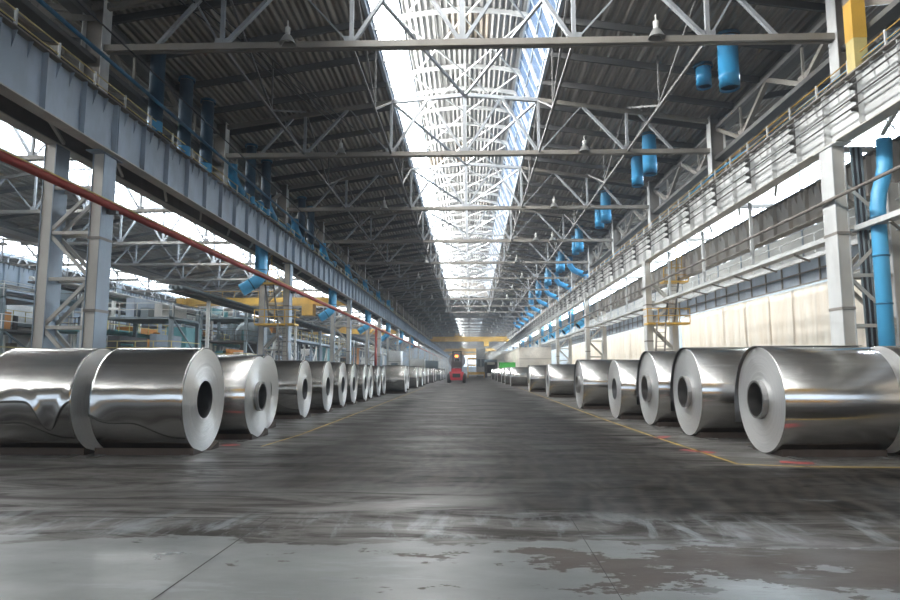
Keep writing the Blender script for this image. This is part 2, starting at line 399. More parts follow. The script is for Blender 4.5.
def deck(x0, z0, x1, z1, y0, y1, pitch, depth, name, mat):
    """corrugated sheet running along y"""
    n = max(4, int(abs(x1 - x0) / pitch)); vs = []; fs = []
    for i in range(n * 4 + 1):
        t = i / (n * 4); h = (0, depth, depth, 0)[i % 4] if i % 4 else 0
        h = depth if i % 4 in (2, 3) else 0
        vs += [(x0 + (x1 - x0) * t, y0, z0 + (z1 - z0) * t + h), (x0 + (x1 - x0) * t, y1, z0 + (z1 - z0) * t + h)]
    m = len(vs)
    vs2 = [(a, b_, c + 0.12) for a, b_, c in vs]
    for i in range(n * 4):
        a = 2 * i; fs.append((a, a + 1, a + 3, a + 2)); fs.append((m + a, m + a + 2, m + a + 3, m + a + 1))
    return struct(MB().add(vs + vs2, fs), name, mat)
def bay_roof(ax, y0, y1, lant, tagname):
    for s in (-1, 1):
        deck(ax + s * 4.15, 16.85, ax + s * 14.3, 15.35, y0, y1, 0.45, 0.05, 'ceiling_' + tagname, 'roof_sheet')
    # closed stretches between lanterns
    edges = [y0] + [e for l in lant for e in l] + [y1]
    for a, b_ in zip(edges[::2], edges[1::2]):
        if b_ - a > 1:
            deck(ax - 4.15, 16.9, ax, 17.3, a, b_, 0.45, 0.05, 'ceiling_' + tagname, 'roof_sheet')
            deck(ax, 17.3, ax + 4.15, 16.9, a, b_, 0.45, 0.05, 'ceiling_' + tagname, 'roof_sheet')
    for a, b_ in lant:
        deck(ax - 3.35, 19.35, ax, 19.75, a, b_, 0.30, 0.06, 'ceiling_' + tagname + '_lantern', 'lantern_sheet')
        deck(ax, 19.75, ax + 3.35, 19.35, a, b_, 0.30, 0.06, 'ceiling_' + tagname + '_lantern', 'lantern_sheet')
        for s in (-1, 1):   # end gables
            pass
        for e in (a, b_):
            struct(MB().add([(ax - 4.1, e, 16.85), (ax + 4.1, e, 16.85), (ax + 3.3, e, 19.4), (ax, e, 19.8), (ax - 3.3, e, 19.4)], [(0, 1, 2, 3, 4)]), 'wall_lantern_end', 'roof_sheet')
        for s in (-1, 1):
            mb = MB()
            mb.box(ax + s * 4.15 - 0.08, ax + s * 4.15 + 0.08, a, b_, 16.75, 17.1)     # curb
            struct(mb, 'trim_lantern', 'blue_grey_paint')
            w = MB().add([(ax + s * 4.08, a, 17.1), (ax + s * 4.08, b_, 17.1), (ax + s * 3.22, b_, 19.35), (ax + s * 3.22, a, 19.35)], [(0, 1, 2, 3)])
            win = struct(w, 'window_lantern', 'lantern_glass' if (s < 0 or ax != XA) else 'dusty_dim_glass')
            fr = MB(); y = a
            while y < b_:
                fr.beam((ax + s * 4.05, y, 17.1), (ax + s * 3.19, y, 19.35), 0.06, 0.08, (0, 1, 0)); y += 1.5
            for t in (0.0, 0.5, 1.0):
                x = ax + s * (4.05 - 0.86 * t); z = 17.1 + 2.25 * t
                fr.beam((x, a, z), (x, b_, z), 0.09)
            fr.build('window_frame', 'blue_grey_paint', win)
bay_roof(XA, YBACK, YEND, LANT, 'main')
bay_roof(XA - BW, YBACK, 420, [(-20, 400)], 'open_bay')
bay_roof(XA - 2 * BW, YBACK, 420, [(-20, 400)], 'far_bay')
bay_roof(XA + BW, YBACK, 420, [(-20, 400)], 'curtain_bay')
# valley gutters between the bays
for gx in (XA - BW / 2, XA + BW / 2, XA - 1.5 * BW):
    struct(MB().box(gx - 0.35, gx + 0.35, YBACK, YEND, 14.85, 15.3), 'trim_valley_gutter', 'dark_steel')
# end walls and outer walls
def endwall(y, dy, x0, x1, name):
    struct(MB().box(x0, x1, y, y + dy, 0, 20), name, 'wall_sheet')
mbw = MB().box(-8, 8, YEND, YEND + 0.3, 0, 4.5).box(-74, -8, YEND, YEND + 0.3, 0, 20).box(8, 45, YEND, YEND + 0.3, 0, 20).box(-8, 8, YEND, YEND + 0.3, 13, 20)
struct(mbw, 'wall_end', 'wall_sheet')
struct(MB().add([(-8, YEND + .1, 4.5), (8, YEND + .1, 4.5), (8, YEND + .1, 13), (-8, YEND + .1, 13)], [(0, 1, 2, 3)]), 'window_end', 'lantern_glass')
mbb = MB().box(-74, 45, YBACK - 0.3, YBACK, 0, 3.0).box(-74, 45, YBACK - 0.3, YBACK, 9.5, 20)
for x in range(-74, 46, 7): mbb.box(x, x + 1.2, YBACK - 0.3, YBACK, 3.0, 9.5)
struct(mbb, 'wall_back', 'warm_wall')
wb = struct(MB().add([(-74, YBACK - .1, 3), (45, YBACK - .1, 3), (45, YBACK - .1, 9.5), (-74, YBACK - .1, 9.5)], [(0, 1, 2, 3)]), 'window_back', 'lantern_glass')
# outer wall of the far bay: low solid wall, ribbon windows, sheet above
mbl = MB().box(-72.6, -72.3, YBACK, YEND, 0, 5).box(-72.6, -72.3, YBACK, YEND, 7.5, 16.5)
y = YBACK
while y < YEND:
    mbl.box(-72.6, -72.3, y, y + 3.5, 5, 7.5); y += 12
struct(mbl, 'wall_left', 'wall_sheet')
struct(MB().add([(-72.45, YBACK, 5), (-72.45, YEND, 5), (-72.45, YEND, 7.5), (-72.45, YBACK, 7.5)], [(0, 1, 2, 3)]), 'window_side', 'lantern_glass')
struct(MB().box(43.0, 43.3, YBACK, YEND, 0, 16.5), 'wall_right', 'wall_sheet')

# transverse purlin ribs under the roof sheets, every 3 m, one mesh per bay side (they are part of the ceiling)
def ribs(ax, y0, y1, step, lant, nm):
    mb = MB(); y = y0
    while y < y1:
        for s in (-1, 1):
            mb.beam((ax + s * 4.15, y, 16.68), (ax + s * 14.2, y, 15.18), 0.12, 0.30)
        y += step
    struct(mb, 'ceiling_' + nm + '_rib', 'rib_steel')
ribs(XA, YBACK + 0.4, YEND, 3.0, LANT, 'main')
ribs(XA - BW, 1.4, 300, 6.0, LANT, 'open_bay')
ribs(XA + BW, 1.4, 200, 6.0, LANT, 'curtain_bay')
def lantern_ribs(ax, a, b_, step, nm):
    mb = MB(); y = a + 1.4
    while y < b_:
        pts = [(ax - 3.3, 19.22), (ax - 2, 19.46), (ax, 19.62), (ax + 2, 19.46), (ax + 3.3, 19.22)]
        for p, q in zip(pts[:-1], pts[1:]): mb.beam((p[0], y, p[1]), (q[0], y, q[1]), 0.16, 0.22)
        for s in (-1, 1): mb.beam((ax + s * 4.0, y, 16.9), (ax + s * 3.2, y, 19.25), 0.14, 0.18)
        y += step
    mb.beam((ax, a, 19.5), (ax, b_, 19.5), 0.14)
    struct(mb, 'ceiling_' + nm + '_lantern_rib', 'pale_paint')
    # wind bracing crosses just under the lantern roof
    mb = MB(); y = a + 1.4
    while y + 6 < b_:
        for s in (-1, 1):
            mb.beam((ax, y, 19.2), (ax + s * 3.1, y + 6, 19.0), 0.07); mb.beam((ax + s * 3.1, y, 19.0), (ax, y + 6, 19.2), 0.07)
        y += 6
    struct(mb, 'ceiling_' + nm + '_lantern_brace', 'pale_paint')
lantern_ribs(XA, -25, 131, 3.0, 'main'); lantern_ribs(XA, 187, 440, 6.0, 'main')
lantern_ribs(XA - BW, -20, 300, 6.0, 'open_bay')

# ------------------------------------------------------------------ roof trusses
def truss_parts():
    """list of (part name, material, MB) in truss coordinates: origin at the middle of the bottom chord"""
    P = []
    hw = 13.55
    def top(x):
        ax = abs(x)
        return 3.05 + (0.35 * (1 - ax / 4.1) if ax < 4.1 else -(ax - 4.1) * 0.148)
    P.append(('bottom_chord', 'chord_paint', MB().box(-hw, hw, -0.17, -0.03, -0.12, 0.12).box(-hw, hw, 0.03, 0.17, -0.12, 0.12)))
    for s in (-1, 1):
        P.append(('top_chord', 'truss_paint', MB().beam((0, 0, top(0)), (s * 4.1, 0, top(4.1)), 0.20, 0.20)))
        P.append(('top_chord', 'chord_paint', MB().beam((s * 4.1, 0, top(4.1)), (s * 14.0, 0, top(14.0)), 0.20, 0.22)))
    for x in (0, -4.1, 4.1, -8.95, 8.95):
        P.append(('vertical', 'truss_paint', MB().beam((x, 0, 0), (x, 0, top(x)), 0.15 if x else 0.20, 0.14)))
    D = []
    for s in (-1, 1):
        D += [((0, 0), (s * 2.05, top(2.05))), ((s * 4.1, 0), (s * 2.05, top(2.05))), ((s * 4.1, 0.0), (s * 6.5, top(6.5))),
              ((s * 8.95, 0), (s * 6.5, top(6.5))), ((s * 8.95, 0), (s * 10.2, top(10.2))), ((s * 11.5, 0.0), (s * 9.6, top(9.6)))]
    for i, (a, b_) in enumerate(D):
        w = {0: 0.13, 1: 0.18, 2: 0.06, 3: 0.19, 4: 0.07, 5: 0.15}[i % 6]
        P.append(('diagonal', 'truss_paint', MB().beam((a[0], 0, a[1]), (b_[0], 0, b_[1]), w, min(w, 0.13))))
    for x in (0, -4.1, 4.1, -8.95, 8.95):
        P.append(('gusset_plate', 'truss_paint', MB().box(x - 0.28, x + 0.28, -0.025, 0.025, -0.1, 0.38)))
    return P
TP = truss_parts()
TM = [(n, mb.mesh(n, m)) for n, m, mb in TP]
def joined(parts):
    v, f, mi = [], [], []; mats = []
    for n, m, mb in parts:
        if m not in mats: mats.append(m)
        b = len(v); v += mb.v; f += [tuple(i + b for i in q) for q in mb.f]; mi += [mats.index(m)] * len(mb.f)
    me = bpy.data.meshes.new('joined'); me.from_pydata(v, [], f)
    for m in mats: me.materials.append(MATS[m])
    me.polygons.foreach_set('material_index', mi); me.update(); return me
TJ = joined(TP); TJ.name = 'roof_truss'
def truss(ax, y, label, group, detail):
    if detail:
        t = empty('roof_truss', (ax, y, 13.5), label, 'roof truss', group, 'thing')
        for n, me in TM:
            o = bpy.data.objects.new(n, me); C.objects.link(o); o.parent = t
    else:
        t = bpy.data.objects.new('roof_truss', TJ); C.objects.link(t); t.location = (ax, y, 13.5)
        tag(t, label, 'roof truss', group, 'thing')
    return t
k = 0; y = Y0
while y < YEND:
    truss(XA, y, 'steel roof truss across the main aisle, %s from the near end' % ORD[k], 'roof trusses over the main aisle', k < 8)
    y += 12; k += 1
for y in (Y0 - 24, Y0 - 12): truss(XA, y, 'roof truss above the camera position' if y > 0 else 'roof truss behind the camera position', 'roof trusses behind the view', False)
for k in range(18):
    truss(XA - BW, Y0 + 12 * k, 'hazy roof truss in the open bay beyond the red pipe, %s in line' % ORD[k], 'roof trusses over the open bay', k < 4)
for k in range(8):
    truss(XA + BW, Y0 + 12 * k, 'roof truss in the bay behind the cream curtain, %s in line' % ORD[k], 'roof trusses over the curtain bay', False)
for k in range(12):
    truss(XA - 2 * BW, Y0 + 12 * k, 'dim roof truss in the farthest open bay, %s from the near end' % ORD[k], 'roof trusses over the farthest bay', False)

# bracing trusses running along the hall between the roof trusses, at the vertical members
def sway(x, ya, label, group, z0=13.5, z1=16.1, mat='shaded_brace_paint'):
    t = empty('sway_brace', (x, ya, z0), label, 'bracing', group, 'thing')
    h = z1 - z0
    MB().beam((0, 0.1, 0.05), (0, 11.9, 0.05), 0.10).build('lower_rail', mat, t)
    for a, b_ in (((0, 0.1, h), (0, 6, 0.1)), ((0, 11.9, h), (0, 6, 0.1))):
        MB().beam(a, b_, 0.09).build('diagonal', mat, t)
    MB().beam((0, 6, 0.1), (0, 6, h), 0.07).build('hanger', mat, t)
    return t
sb = {}
for side, x in (('open-bay', XA - 8.95), ('curtain', XA + 8.95), ('open-bay edge of the skylight', XA - 4.1), ('curtain edge of the skylight', XA + 4.1)):
    for k in range(12):
        lab = 'thin steel bracing linking roof trusses along the %s side, %s span' % (side, ORD[k]) if 'edge' not in side else 'thin steel bracing along the %s, %s span' % (side, ORD[k])
        z1 = 16.0 if abs(x - XA) > 5 else 16.5
        key = z1
        if key not in sb: sb[key] = sway(x, Y0 + 12 * k, lab, 'bracing between roof trusses', 13.5, z1)
        else: dup(sb[key], loc=(x, Y0 + 12 * k, 13.5), label=lab)
# plan bracing in the top plane below the lantern
for k in range(9):
    t = empty('plan_brace', (XA, Y0 + 12 * k, 16.5), 'crossed bracing bars below the skylight glass, %s span' % ORD[k], 'bracing', 'crossed braces below the skylight', 'thing')
    for s in (-1, 1):
        MB().beam((s * 4.0, 0.1, 0.0), (0, 11.9, 0.3), 0.12, 0.12).build('brace_bar', 'truss_paint', t)

# ------------------------------------------------------------------ columns
def lower_column(side, zin, zout, inner_mat, face_mat):
    """side -1: leg pair stretches to -x. origin at the aisle face of the inner leg on the floor"""
    t = empty('crane_column', (0, 0, 0), None, 'column', None, 'thing')
    def leg(x0, x1, z1, nm):
        xa, xb = sorted((x0, x1))
        MB().box(xa, xa + 0.035, 0, 0.78, 0.05, z1).box(xb - 0.035, xb, 0, 0.78, 0.05, z1).build('leg_flange', face_mat, t)
        MB().box(xa + 0.035, xb - 0.035, 0.03, 0.09, 0.05, z1).build('leg_web', inner_mat, t)
    leg(0, side * 0.44, zin, 'inner'); leg(side * 1.8, side * 2.24, zout, 'outer')
    MB().box(min(side * -0.15, side * 2.4), max(side * -0.15, side * 2.4), -0.12, 0.9, 0, 0.05).build('base_plate', 'dark_steel', t)
    lv = [1.35, 3.06, 4.78, 6.45, 8.1]
    for yy in (0.10, 0.68):
        for i, z in enumerate(lv):
            if z < min(zin, zout): MB().beam((side * 0.3, yy, z), (side * 1.95, yy, z), 0.11, 0.12).build('strut', inner_mat, t)
        for i in range(4):
            a, b_ = (0.4, 1.85) if i % 2 == 0 else (1.85, 0.4)
            MB().beam((side * a, yy, lv[i] + 0.1), (side * b_, yy, lv[i + 1] - 0.1), 0.10, 0.12).build('lacing_bar', inner_mat, t)
    for z in (6.2, 3.6):
        MB().box(min(side * -0.012, side * 0.45), max(side * -0.012, side * 0.45), -0.015, 0.80, z, z + 0.10).build('clamp_band', 'brown_steel', t)
    # cap plates with brackets under the girders
    MB().box(min(side * -0.05, side * 0.5), max(side * -0.05, side * 0.5), -0.35, 1.1, zin - 0.04, zin).build('cap_plate', face_mat, t)
    return t
cL = lower_column(-1, 9.38, 9.72, 'cream_paint', 'column_blue')
cR = lower_column(1, 9.38, 8.0, 'cream_paint', 'pale_paint')
for k in range(18):
    y = Y0 - 24 + 24 * k
    if y > YEND: break
    g = 'tall lattice crane columns'
    nm = 'behind the camera position' if k == 0 else '%s from the near end' % ORD[k - 1]
    for (o, x, s, w) in ((cL, -13.15, -1, 'beside the open bay'), (cR, 12.62, 1, 'on the curtain side')):
        lab = 'two-legged steel lattice column %s, %s' % (w, nm)
        if k == 0: c = o; o.location = (x, y - 0.4, 0); o['label'] = lab; o['group'] = g
        else: dup(o, loc=(x, y - 0.4, 0), label=lab)
    if 0 < k < 10:
        dup(cL, loc=(-42.4, y - 0.4, 0), label='distant lattice column across the open bay, %s from the near end' % ORD[k - 1])
# upper columns between girder and roof truss, every 12 m
def upper_column(side):
    t = empty('upper_column', (0, 0, 0), None, 'column', None, 'thing')
    MB().box(min(0, side * 0.03), max(0, side * 0.03), -0.28, 0.28, 0, 4.0).box(min(side * 0.77, side * 0.8), max(side * 0.77, side * 0.8), -0.28, 0.28, 0, 4.0).build('flange', 'pale_paint', t)
    MB().box(min(side * 0.03, side * 0.77), max(side * 0.03, side * 0.77), -0.03, 0.03, 0, 4.0).build('web', 'brown_steel', t)
    return t
uL, uR = upper_column(-1), upper_column(1)
for k in range(36):
    y = Y0 - 12 + 12 * k
    if y > YEND: break
    for (o, x, w) in ((uL, -13.6, 'over the blue-grey girder'), (uR, 13.15, 'over the pale girder')):
        lab = 'short upper column under the roof %s, %s' % (w, 'behind the view' if k == 0 else ORD[k - 1] + ' in line')
        if k == 0: o.location = (x, y, 11.4); tag(o, lab, 'column', 'upper columns under the roof trusses')
        else: dup(o, loc=(x, y, 11.4), label=lab)

# ------------------------------------------------------------------ crane girders
def girder(side, z0, z1, web_x, web_mat, fl_mat, stiff=2.0, short=True, fw=0.5, length=24.0, faces=(1,)):
    """segment from y=0 to length; side gives the aisle-facing direction (-side is towards the aisle)"""
    t = empty('crane_girder', (0, 0, 0), None, 'girder', None, 'thing')
    MB().box(web_x - 0.012, web_x + 0.012, 0.01, length - 0.01, z0 + 0.04, z1 - 0.05).build('web_plate', web_mat, t)
    MB().box(web_x - fw / 2, web_x + fw / 2, 0.01, length - 0.01, z0, z0 + 0.04).build('bottom_flange', fl_mat, t)
    MB().box(web_x - fw / 2, web_x + fw / 2, 0.01, length - 0.01, z1 - 0.05, z1).build('top_flange', 'brown_steel', t)
    mb = MB(); n = int(length / stiff)
    for f in faces:
        xa, xb = sorted((web_x - f * side * 0.012, web_x - f * side * 0.20))
        for i in range(n + 1):
            y = min(max(i * stiff, 0.06), length - 0.06)
            o_ = MB().box(xa, xb, y - 0.012, y + 0.012, z0 + 0.04, z1 - 0.05).build('stiffener', web_mat, t)
            if short and i < n:
                for q in (1 / 3, 2 / 3):
                    yy = y + stiff * q
                    xs = sorted((web_x - f * side * 0.012, web_x - f * side * 0.17)); h = (z1 - z0) * 0.30
                    MB().add([(xs[0], yy - .01, z1 - .05), (xs[1], yy - .01, z1 - .05), (xs[0], yy + .01, z1 - .05), (xs[1], yy + .01, z1 - .05),
                              (web_x, yy - .01, z1 - .05 - h), (web_x, yy + .01, z1 - .05 - h)],
                             [(0, 1, 4), (2, 5, 3), (0, 4, 5, 2), (1, 3, 5, 4)]).build('short_stiffener', web_mat, t)
    # crane rail on top
    MB().box(web_x - 0.04, web_x + 0.04, 0, length, z1, z1 + 0.12).build('crane_rail', 'dark_steel', t)
    return t
NS = 18
def lay(proto, base_y, n, labf, group, x=0.0, first=0):
    for k in range(n):
        y = base_y + 24 * k
        if y > YEND: break
        if k == 0: proto.location = (x, y, 0); tag(proto, labf(k), None, group)
        else: dup(proto, loc=(x, y, 0), label=labf(k))
def pl(k): return 'overhead at the camera position' if k == 0 else '%s span in line' % ORD[k - 1]
gL = girder(-1, 9.4, 11.35, -13.15, 'blue_grey_paint', 'cream_paint')
lay(gL, Y0 - 24, NS, lambda k: 'blue-grey plate girder above the red pipe, %s' % pl(k), 'blue-grey crane girders beside the open bay')
gLo = girder(1, 9.75, 11.2, -15.2, 'brown_steel', 'cream_paint', short=False)
lay(gLo, Y0 - 24, NS, lambda k: 'outer brown plate girder facing the open bay, %s' % pl(k), 'outer girders of the open bay')
gR = girder(1, 9.4, 11.35, 13.15, 'pale_paint', 'cream_paint')
lay(gR, Y0 - 24, NS, lambda k: 'pale plate girder above the curtain side catwalk, %s' % pl(k), 'pale crane girders on the curtain side', -0.3)
gRo = girder(1, 8.05, 9.65, 15.45, 'tab_brown', 'brown_steel', short=True, stiff=1.5)
lay(gRo, Y0 - 24, 8, lambda k: 'brown outer girder with tabs above the cream curtain, %s' % pl(k), 'brown outer girders above the curtain', -0.3)
for k in range(9):
    dup(gL, loc=(-42.55 + 13.15, Y0 - 24 + 24 * k, 0), label='distant blue-grey girder across the open bay, %s' % pl(k), group='girders across the open bay')
# surge platform between the two girders of a row, with cross braces below
def platform(side, za):
    t = empty('girder_walkway', (0, 0, 0), None, 'walkway', None, 'thing')
    MB().box(min(side * 13.42, side * 14.9), max(side * 13.42, side * 14.9), 0.05, 23.95, za, za + 0.06).build('deck_plate', 'dark_steel', t)
    for i in range(6):
        MB().beam((side * 13.3, i * 4 + 0.3, 9.7), (side * 14.9, i * 4 + 3.9, 9.85), 0.10).build('brace', 'cream_paint', t)
    return t
pL, pR = platform(-1, 11.0), platform(1, 11.0)
lay(pL, Y0 - 24, 12, lambda k: 'dark walkway deck between paired girders beside the open bay, %s' % pl(k), 'walkways between the girders')
lay(pR, Y0 - 24, 8, lambda k: 'dark walkway deck between paired girders on the curtain side, %s' % pl(k), 'walkways between the girders', -0.3)
# guard posts standing on the girders
def guard(x, mat, pm, zr, sag):
    t = empty('girder_guardrail', (0, 0, 0), None, 'guardrail', None, 'thing')
    for i in range(12): MB().beam((x, i * 2 + 1, 11.47), (x, i * 2 + 1, 12.15), 0.07).build('post', pm, t)
    for z in zr: MB().tube([(x, 0, z), (x, 24, z)], 0.022, 6).build('rail', mat, t)
    return t
hR = guard(13.32, 'yellow_paint', 'pale_paint', (11.8, 12.1), 0); hL = guard(-13.32, 'pale_yellow', 'pale_paint', (11.75, 12.1), 0)
lay(hL, Y0 - 24, 10, lambda k: 'thin yellow guardrail on the blue-grey girder, %s' % pl(k), 'guardrails on the girders')
lay(hR, Y0 - 24, 10, lambda k: 'thin yellow guardrail with pale posts on the pale girder, %s' % pl(k), 'guardrails on the girders', -0.3)
# eaves lattice: walkway beam, top chord and V bars, 12 m long
def eaves(side):
    x = side * 13.9 + XA
    t = empty('eaves_truss', (0, 0, 0), None, 'truss', None, 'thing')
    MB().box(x - 0.25, x + 0.25, 0.05, 11.95, 12.95, 13.15).build('walkway_beam', 'dark_steel', t)
    MB().beam((x, 0, 14.82), (x, 12, 14.82), 0.22, 0.20).build('top_chord', 'shaded_brace_paint', t)
    for a, b_ in ((0, 3), (6, 3), (6, 9), (12, 9)):
        MB().beam((x, a, 14.75), (x, b_, 13.15), 0.20, 0.2).build('web_bar', 'chord_paint', t)  # bars coloured darker for the dim light at the eaves
    for a in (3, 9):
        MB().beam((x, a, 14.75), (x, a, 13.15), 0.10).build('web_post', 'chord_paint', t)
        MB().box(x - 0.03, x + 0.03, a - 0.4, a + 0.4, 13.15, 13.6).build('gusset_plate', 'chord_paint', t)
    return t
eL, eR = eaves(-1), eaves(1)
for k in range(24):
    for (o, w) in ((eL, 'over the blue-grey girder'), (eR, 'over the pale girder')):
        lab = 'eaves truss with a dark walkway beam %s, %s' % (w, 'behind the view' if k == 0 else ORD[k - 1] + ' span')
        if k == 0: o.location = (0, Y0 - 12, 0); tag(o, lab, None, 'eaves trusses along both sides')
        else: dup(o, loc=(0, Y0 - 12 + 12 * k, 0), label=lab)

# ------------------------------------------------------------------ pipes, conductor rails, cables
def pipe(name, pts, r, mat, label, cat, group=None, n=10):
    o = MB().tube(pts, r, n).build(name, mat); return tag(o, label, cat, group)
rp = pipe('red_pipe', [(-12.95, -10, 7.45), (-12.95, 300, 7.45)], 0.13, 'red_paint', 'long red pipe running down the hall on the columns beside the open bay', 'pipe')
for k in range(8):
    y = Y0 + 24 * k
    MB().box(-13.15, -12.8, y - 0.1, y + 0.1, 7.2, 7.32).build('bracket', 'dark_steel', rp)
pipe('thin_pipe', [(-12.95, -10, 7.62), (-12.95, 200, 7.62)], 0.03, 'pale_yellow', 'thin yellow conduit fixed on top of the long red pipe', 'pipe')
pipe('brown_pipe', [(12.50, -10, 7.42), (12.50, 300, 7.42)], 0.06, 'brown_steel', 'long thin brown pipe crossing the column fronts on the curtain side', 'pipe')
# red branch dropping to the floor
pipe('red_branch', [(-12.95, 88, 7.3), (-12.95, 88, 0.1)], 0.16, 'red_paint', 'vertical red pipe dropping from the long red pipe to the floor', 'pipe')
# conductor rails on the pale girder face
for i, z in enumerate((10.95, 10.72, 10.32, 10.0)):
    pipe('conductor_rail', [(12.40, -5, z), (12.40, 240, z)], 0.028, 'dark_steel', 'dark conductor bar on the pale girder face, %s from the top' % ORD[i], 'conductor rail', 'conductor rails on the pale girder', 6)
for k in range(60):
    y = 8.4 + 4.0 * k
    if y > 200: break
    b_ = empty('insulator_bracket', (12.62, y, 10.4), 'dark insulator bracket on the pale girder, %s in line' % (ORD[k] if k < 40 else ORD[k - 40] + ' of the far ones'), 'bracket', 'insulator brackets on the pale girder')
    if k == 0:
        B0 = b_
        MB().beam((-0.0, 0, -0.5), (-0.0, 0, 0.65), 0.05).build('arm', 'dark_steel', b_)
        for z in (-0.4, -0.08, 0.32, 0.55):
            MB().lathe_x([(0.0, 0.02), (-0.05, 0.09), (-0.12, 0.06), (-0.16, 0.09), (-0.20, 0.05)], 10, z).build('insulator', 'dark_steel', b_)
    else:
        for ch in kids(B0):
            c = ch.copy(); C.objects.link(c); c.parent = b_
# blue lines
pipe('blue_pipe', [(-13.0, -8, 12.72), (-13.0, 90, 12.62)], 0.075, 'dark_blue_paint', 'thin dark blue pipe along the eaves over the blue-grey girder', 'pipe')
pts = [(13.1, y, 11.80 + 0.22 * abs(math.sin((y - 4) / 12 * PI)) * (1 if (int((y - 4) // 12) % 2 == 0) else 0.3)) for y in range(-8, 90, 2)]
pipe('blue_hose', pts, 0.05, 'blue_paint', 'thin blue line sagging between posts on the pale girder top', 'pipe')
for i, (x, z) in enumerate(((-13.55, 11.62), (-13.8, 12.05), (-12.3, 13.1))):
    pipe('service_cable', [(x, -8, z), (x, 160, z)], 0.03, ('pale_yellow', 'cable_black', 'cable_black')[i], ('thin yellow cable', 'thin black cable', 'higher thin black cable')[i] + ' strung along the eaves over the blue-grey girder', 'cable')
# cables across the roof, visible on the underside
for i, (x0, x1) in enumerate(((-10.8, -7.2), (-10.4, -6.8), (-11.3, -7.6))):
    pipe('roof_cable', [(x0, 20, 15.2), (x1, 36, 15.7)], 0.03, 'cable_black', 'dark cable slung under the roof sheets beside the first truss, %s of three' % ORD[i], 'cable', 'cables under the roof sheets', 6)
# yellow post above the pale girder
yp = empty('yellow_post', (13.05, 20.9, 11.35), 'yellow post rising over the pale girder beside the first upper column', 'post')
MB().box(-0.22, 0.22, -0.22, 0.22, 0, 1.25).build('pale_foot', 'pale_yellow', yp)
MB().box(-0.23, 0.23, -0.23, 0.23, 1.25, 2.6).build('yellow_section', 'yellow_paint', yp)
MB().box(-0.22, 0.22, -0.22, 0.22, 2.6, 3.4).build('rusty_top', 'brown_steel', yp)

# ------------------------------------------------------------------ blue ducts
def stack(x, y, z0, z1, r, lab, grp):
    t = empty('vent_duct', (x, y, z0), lab, 'duct', grp)
    MB().lathe_z([(r * 0.88, 0.10), (r, 0.0), (r, 0.5), (r * 1.03, 0.52), (r * 1.03, 0.6), (r, 0.62), (r, z1 - z0 - 0.25)], 20).build('duct_shell', 'shaded_blue_paint' if r == .309 else 'blue_paint', t)
    if r == .309: MB().lathe_z([(r * 1.02, 0.0), (r * 1.02, 0.45)], 20).build('lit_rim', 'blue_paint', t)  # lighter blue paints the light caught by the duct mouth
    MB().lathe_z([(r * 1.25, z1 - z0 - 0.25), (r * 1.25, z1 - z0 - 0.1), (r, z1 - z0 - 0.1)], 20).build('roof_collar', 'dark_blue_paint', t)
    MB().lathe_z([(0.0, 0.35), (r * 0.9, 0.30)], 20).build('damper', 'rubber', t)
    return t
def roofz(x): return 16.85 - (abs(x - XA) - 4.15) * 1.5 / 10.15
i = 0
for k in range(8):
    for (dx, dy, z0, r) in (((10.99, 26.2, 13.35, 0.41), (10.95, 28.9, 14.65, 0.34)) if k == 0 else ((10.85, 37.7, 13.25, 0.41), (11.1, 41.5, 13.65, 0.38))):
        y = dy + 12.5 * max(0, k - 1)
        stack(dx, y, z0, roofz(dx) + 0.05, r, 'blue round vent duct hanging from the roof on the curtain side, %s' % ORD[i], 'blue vent ducts under the roof'); i += 1
i = 0
for k, (x, y, z) in enumerate([(-13.5, 26.1, 12.0), (-13.5, 28.9, 11.9), (-13.5, 31.4, 11.9), (-13.5, 38, 12.0), (-13.5, 41, 12.0), (-13.5, 50, 12), (-13.5, 53, 12)]):
    stack(x, y, z - 0.3, roofz(x) + 0.05, 0.309, 'blue round vent duct behind the eaves over the blue-grey girder, %s' % ORD[k], 'blue vent ducts over the blue-grey girder')
def elbow(x, y, lab, grp, s=1, z1=9.4, r=0.42, mat='bright_blue'):
    t = empty('duct_elbow', (x, y, 6.6), lab, 'duct', grp)
    P = [(0, 0, 10.98 - 6.6), (0, 0, 1.7)]
    for a in range(0, 61, 12):
        th = R(a); P.append((s * -1.15 * (1 - math.cos(th)), -0.4 * (1 - math.cos(th)), 1.7 - 1.15 * math.sin(th)))
    e = Vector(P[-1]) - Vector(P[-2]); e.normalize(); P.append(tuple(Vector(P[-1]) + e * 0.75))
    MB().tube(P, r, 18, False).build('duct_shell', mat, t)
    rr = [P[1], P[4], P[-2]]
    for q in (1, 4, len(P) - 2):
        a = Vector(P[q]); d = (Vector(P[q]) - Vector(P[q - 1])).normalized() * 0.04
        MB().tube([a - d, a + d], r * 1.06, 18, False).build('joint_band', 'dark_blue_paint', t)
    MB().tube([Vector(P[-1]) - e * 0.15, Vector(P[-1]) - e * 0.1], r * 0.97, 18, True).build('outlet_damper', 'rubber', t)
    return t
e0 = elbow(-14.1, 42.4, 'bright blue curved duct dropping from the blue-grey girder, first in the row', 'blue curved ducts under the blue-grey girder')
for k, y in enumerate((65.0, 88.0, 110.0, 132.0, 156.0)):
    dup(e0, loc=(-14.1, y, 6.6), label='bright blue curved duct dropping from the blue-grey girder, %s in the row' % ORD[k + 1])
e1 = elbow(14.2, 78.0, 'bright blue curved duct dropping behind the pale girder, first in the row', 'blue curved ducts under the pale girder', 1, 9.4)
for k, y in enumerate((90.0, 102.0, 114.0, 126, 150.0, 174.0)):
    dup(e1, loc=(14.2, y, 6.6), label='bright blue curved duct dropping behind the pale girder, %s in the row' % ORD[k + 1])
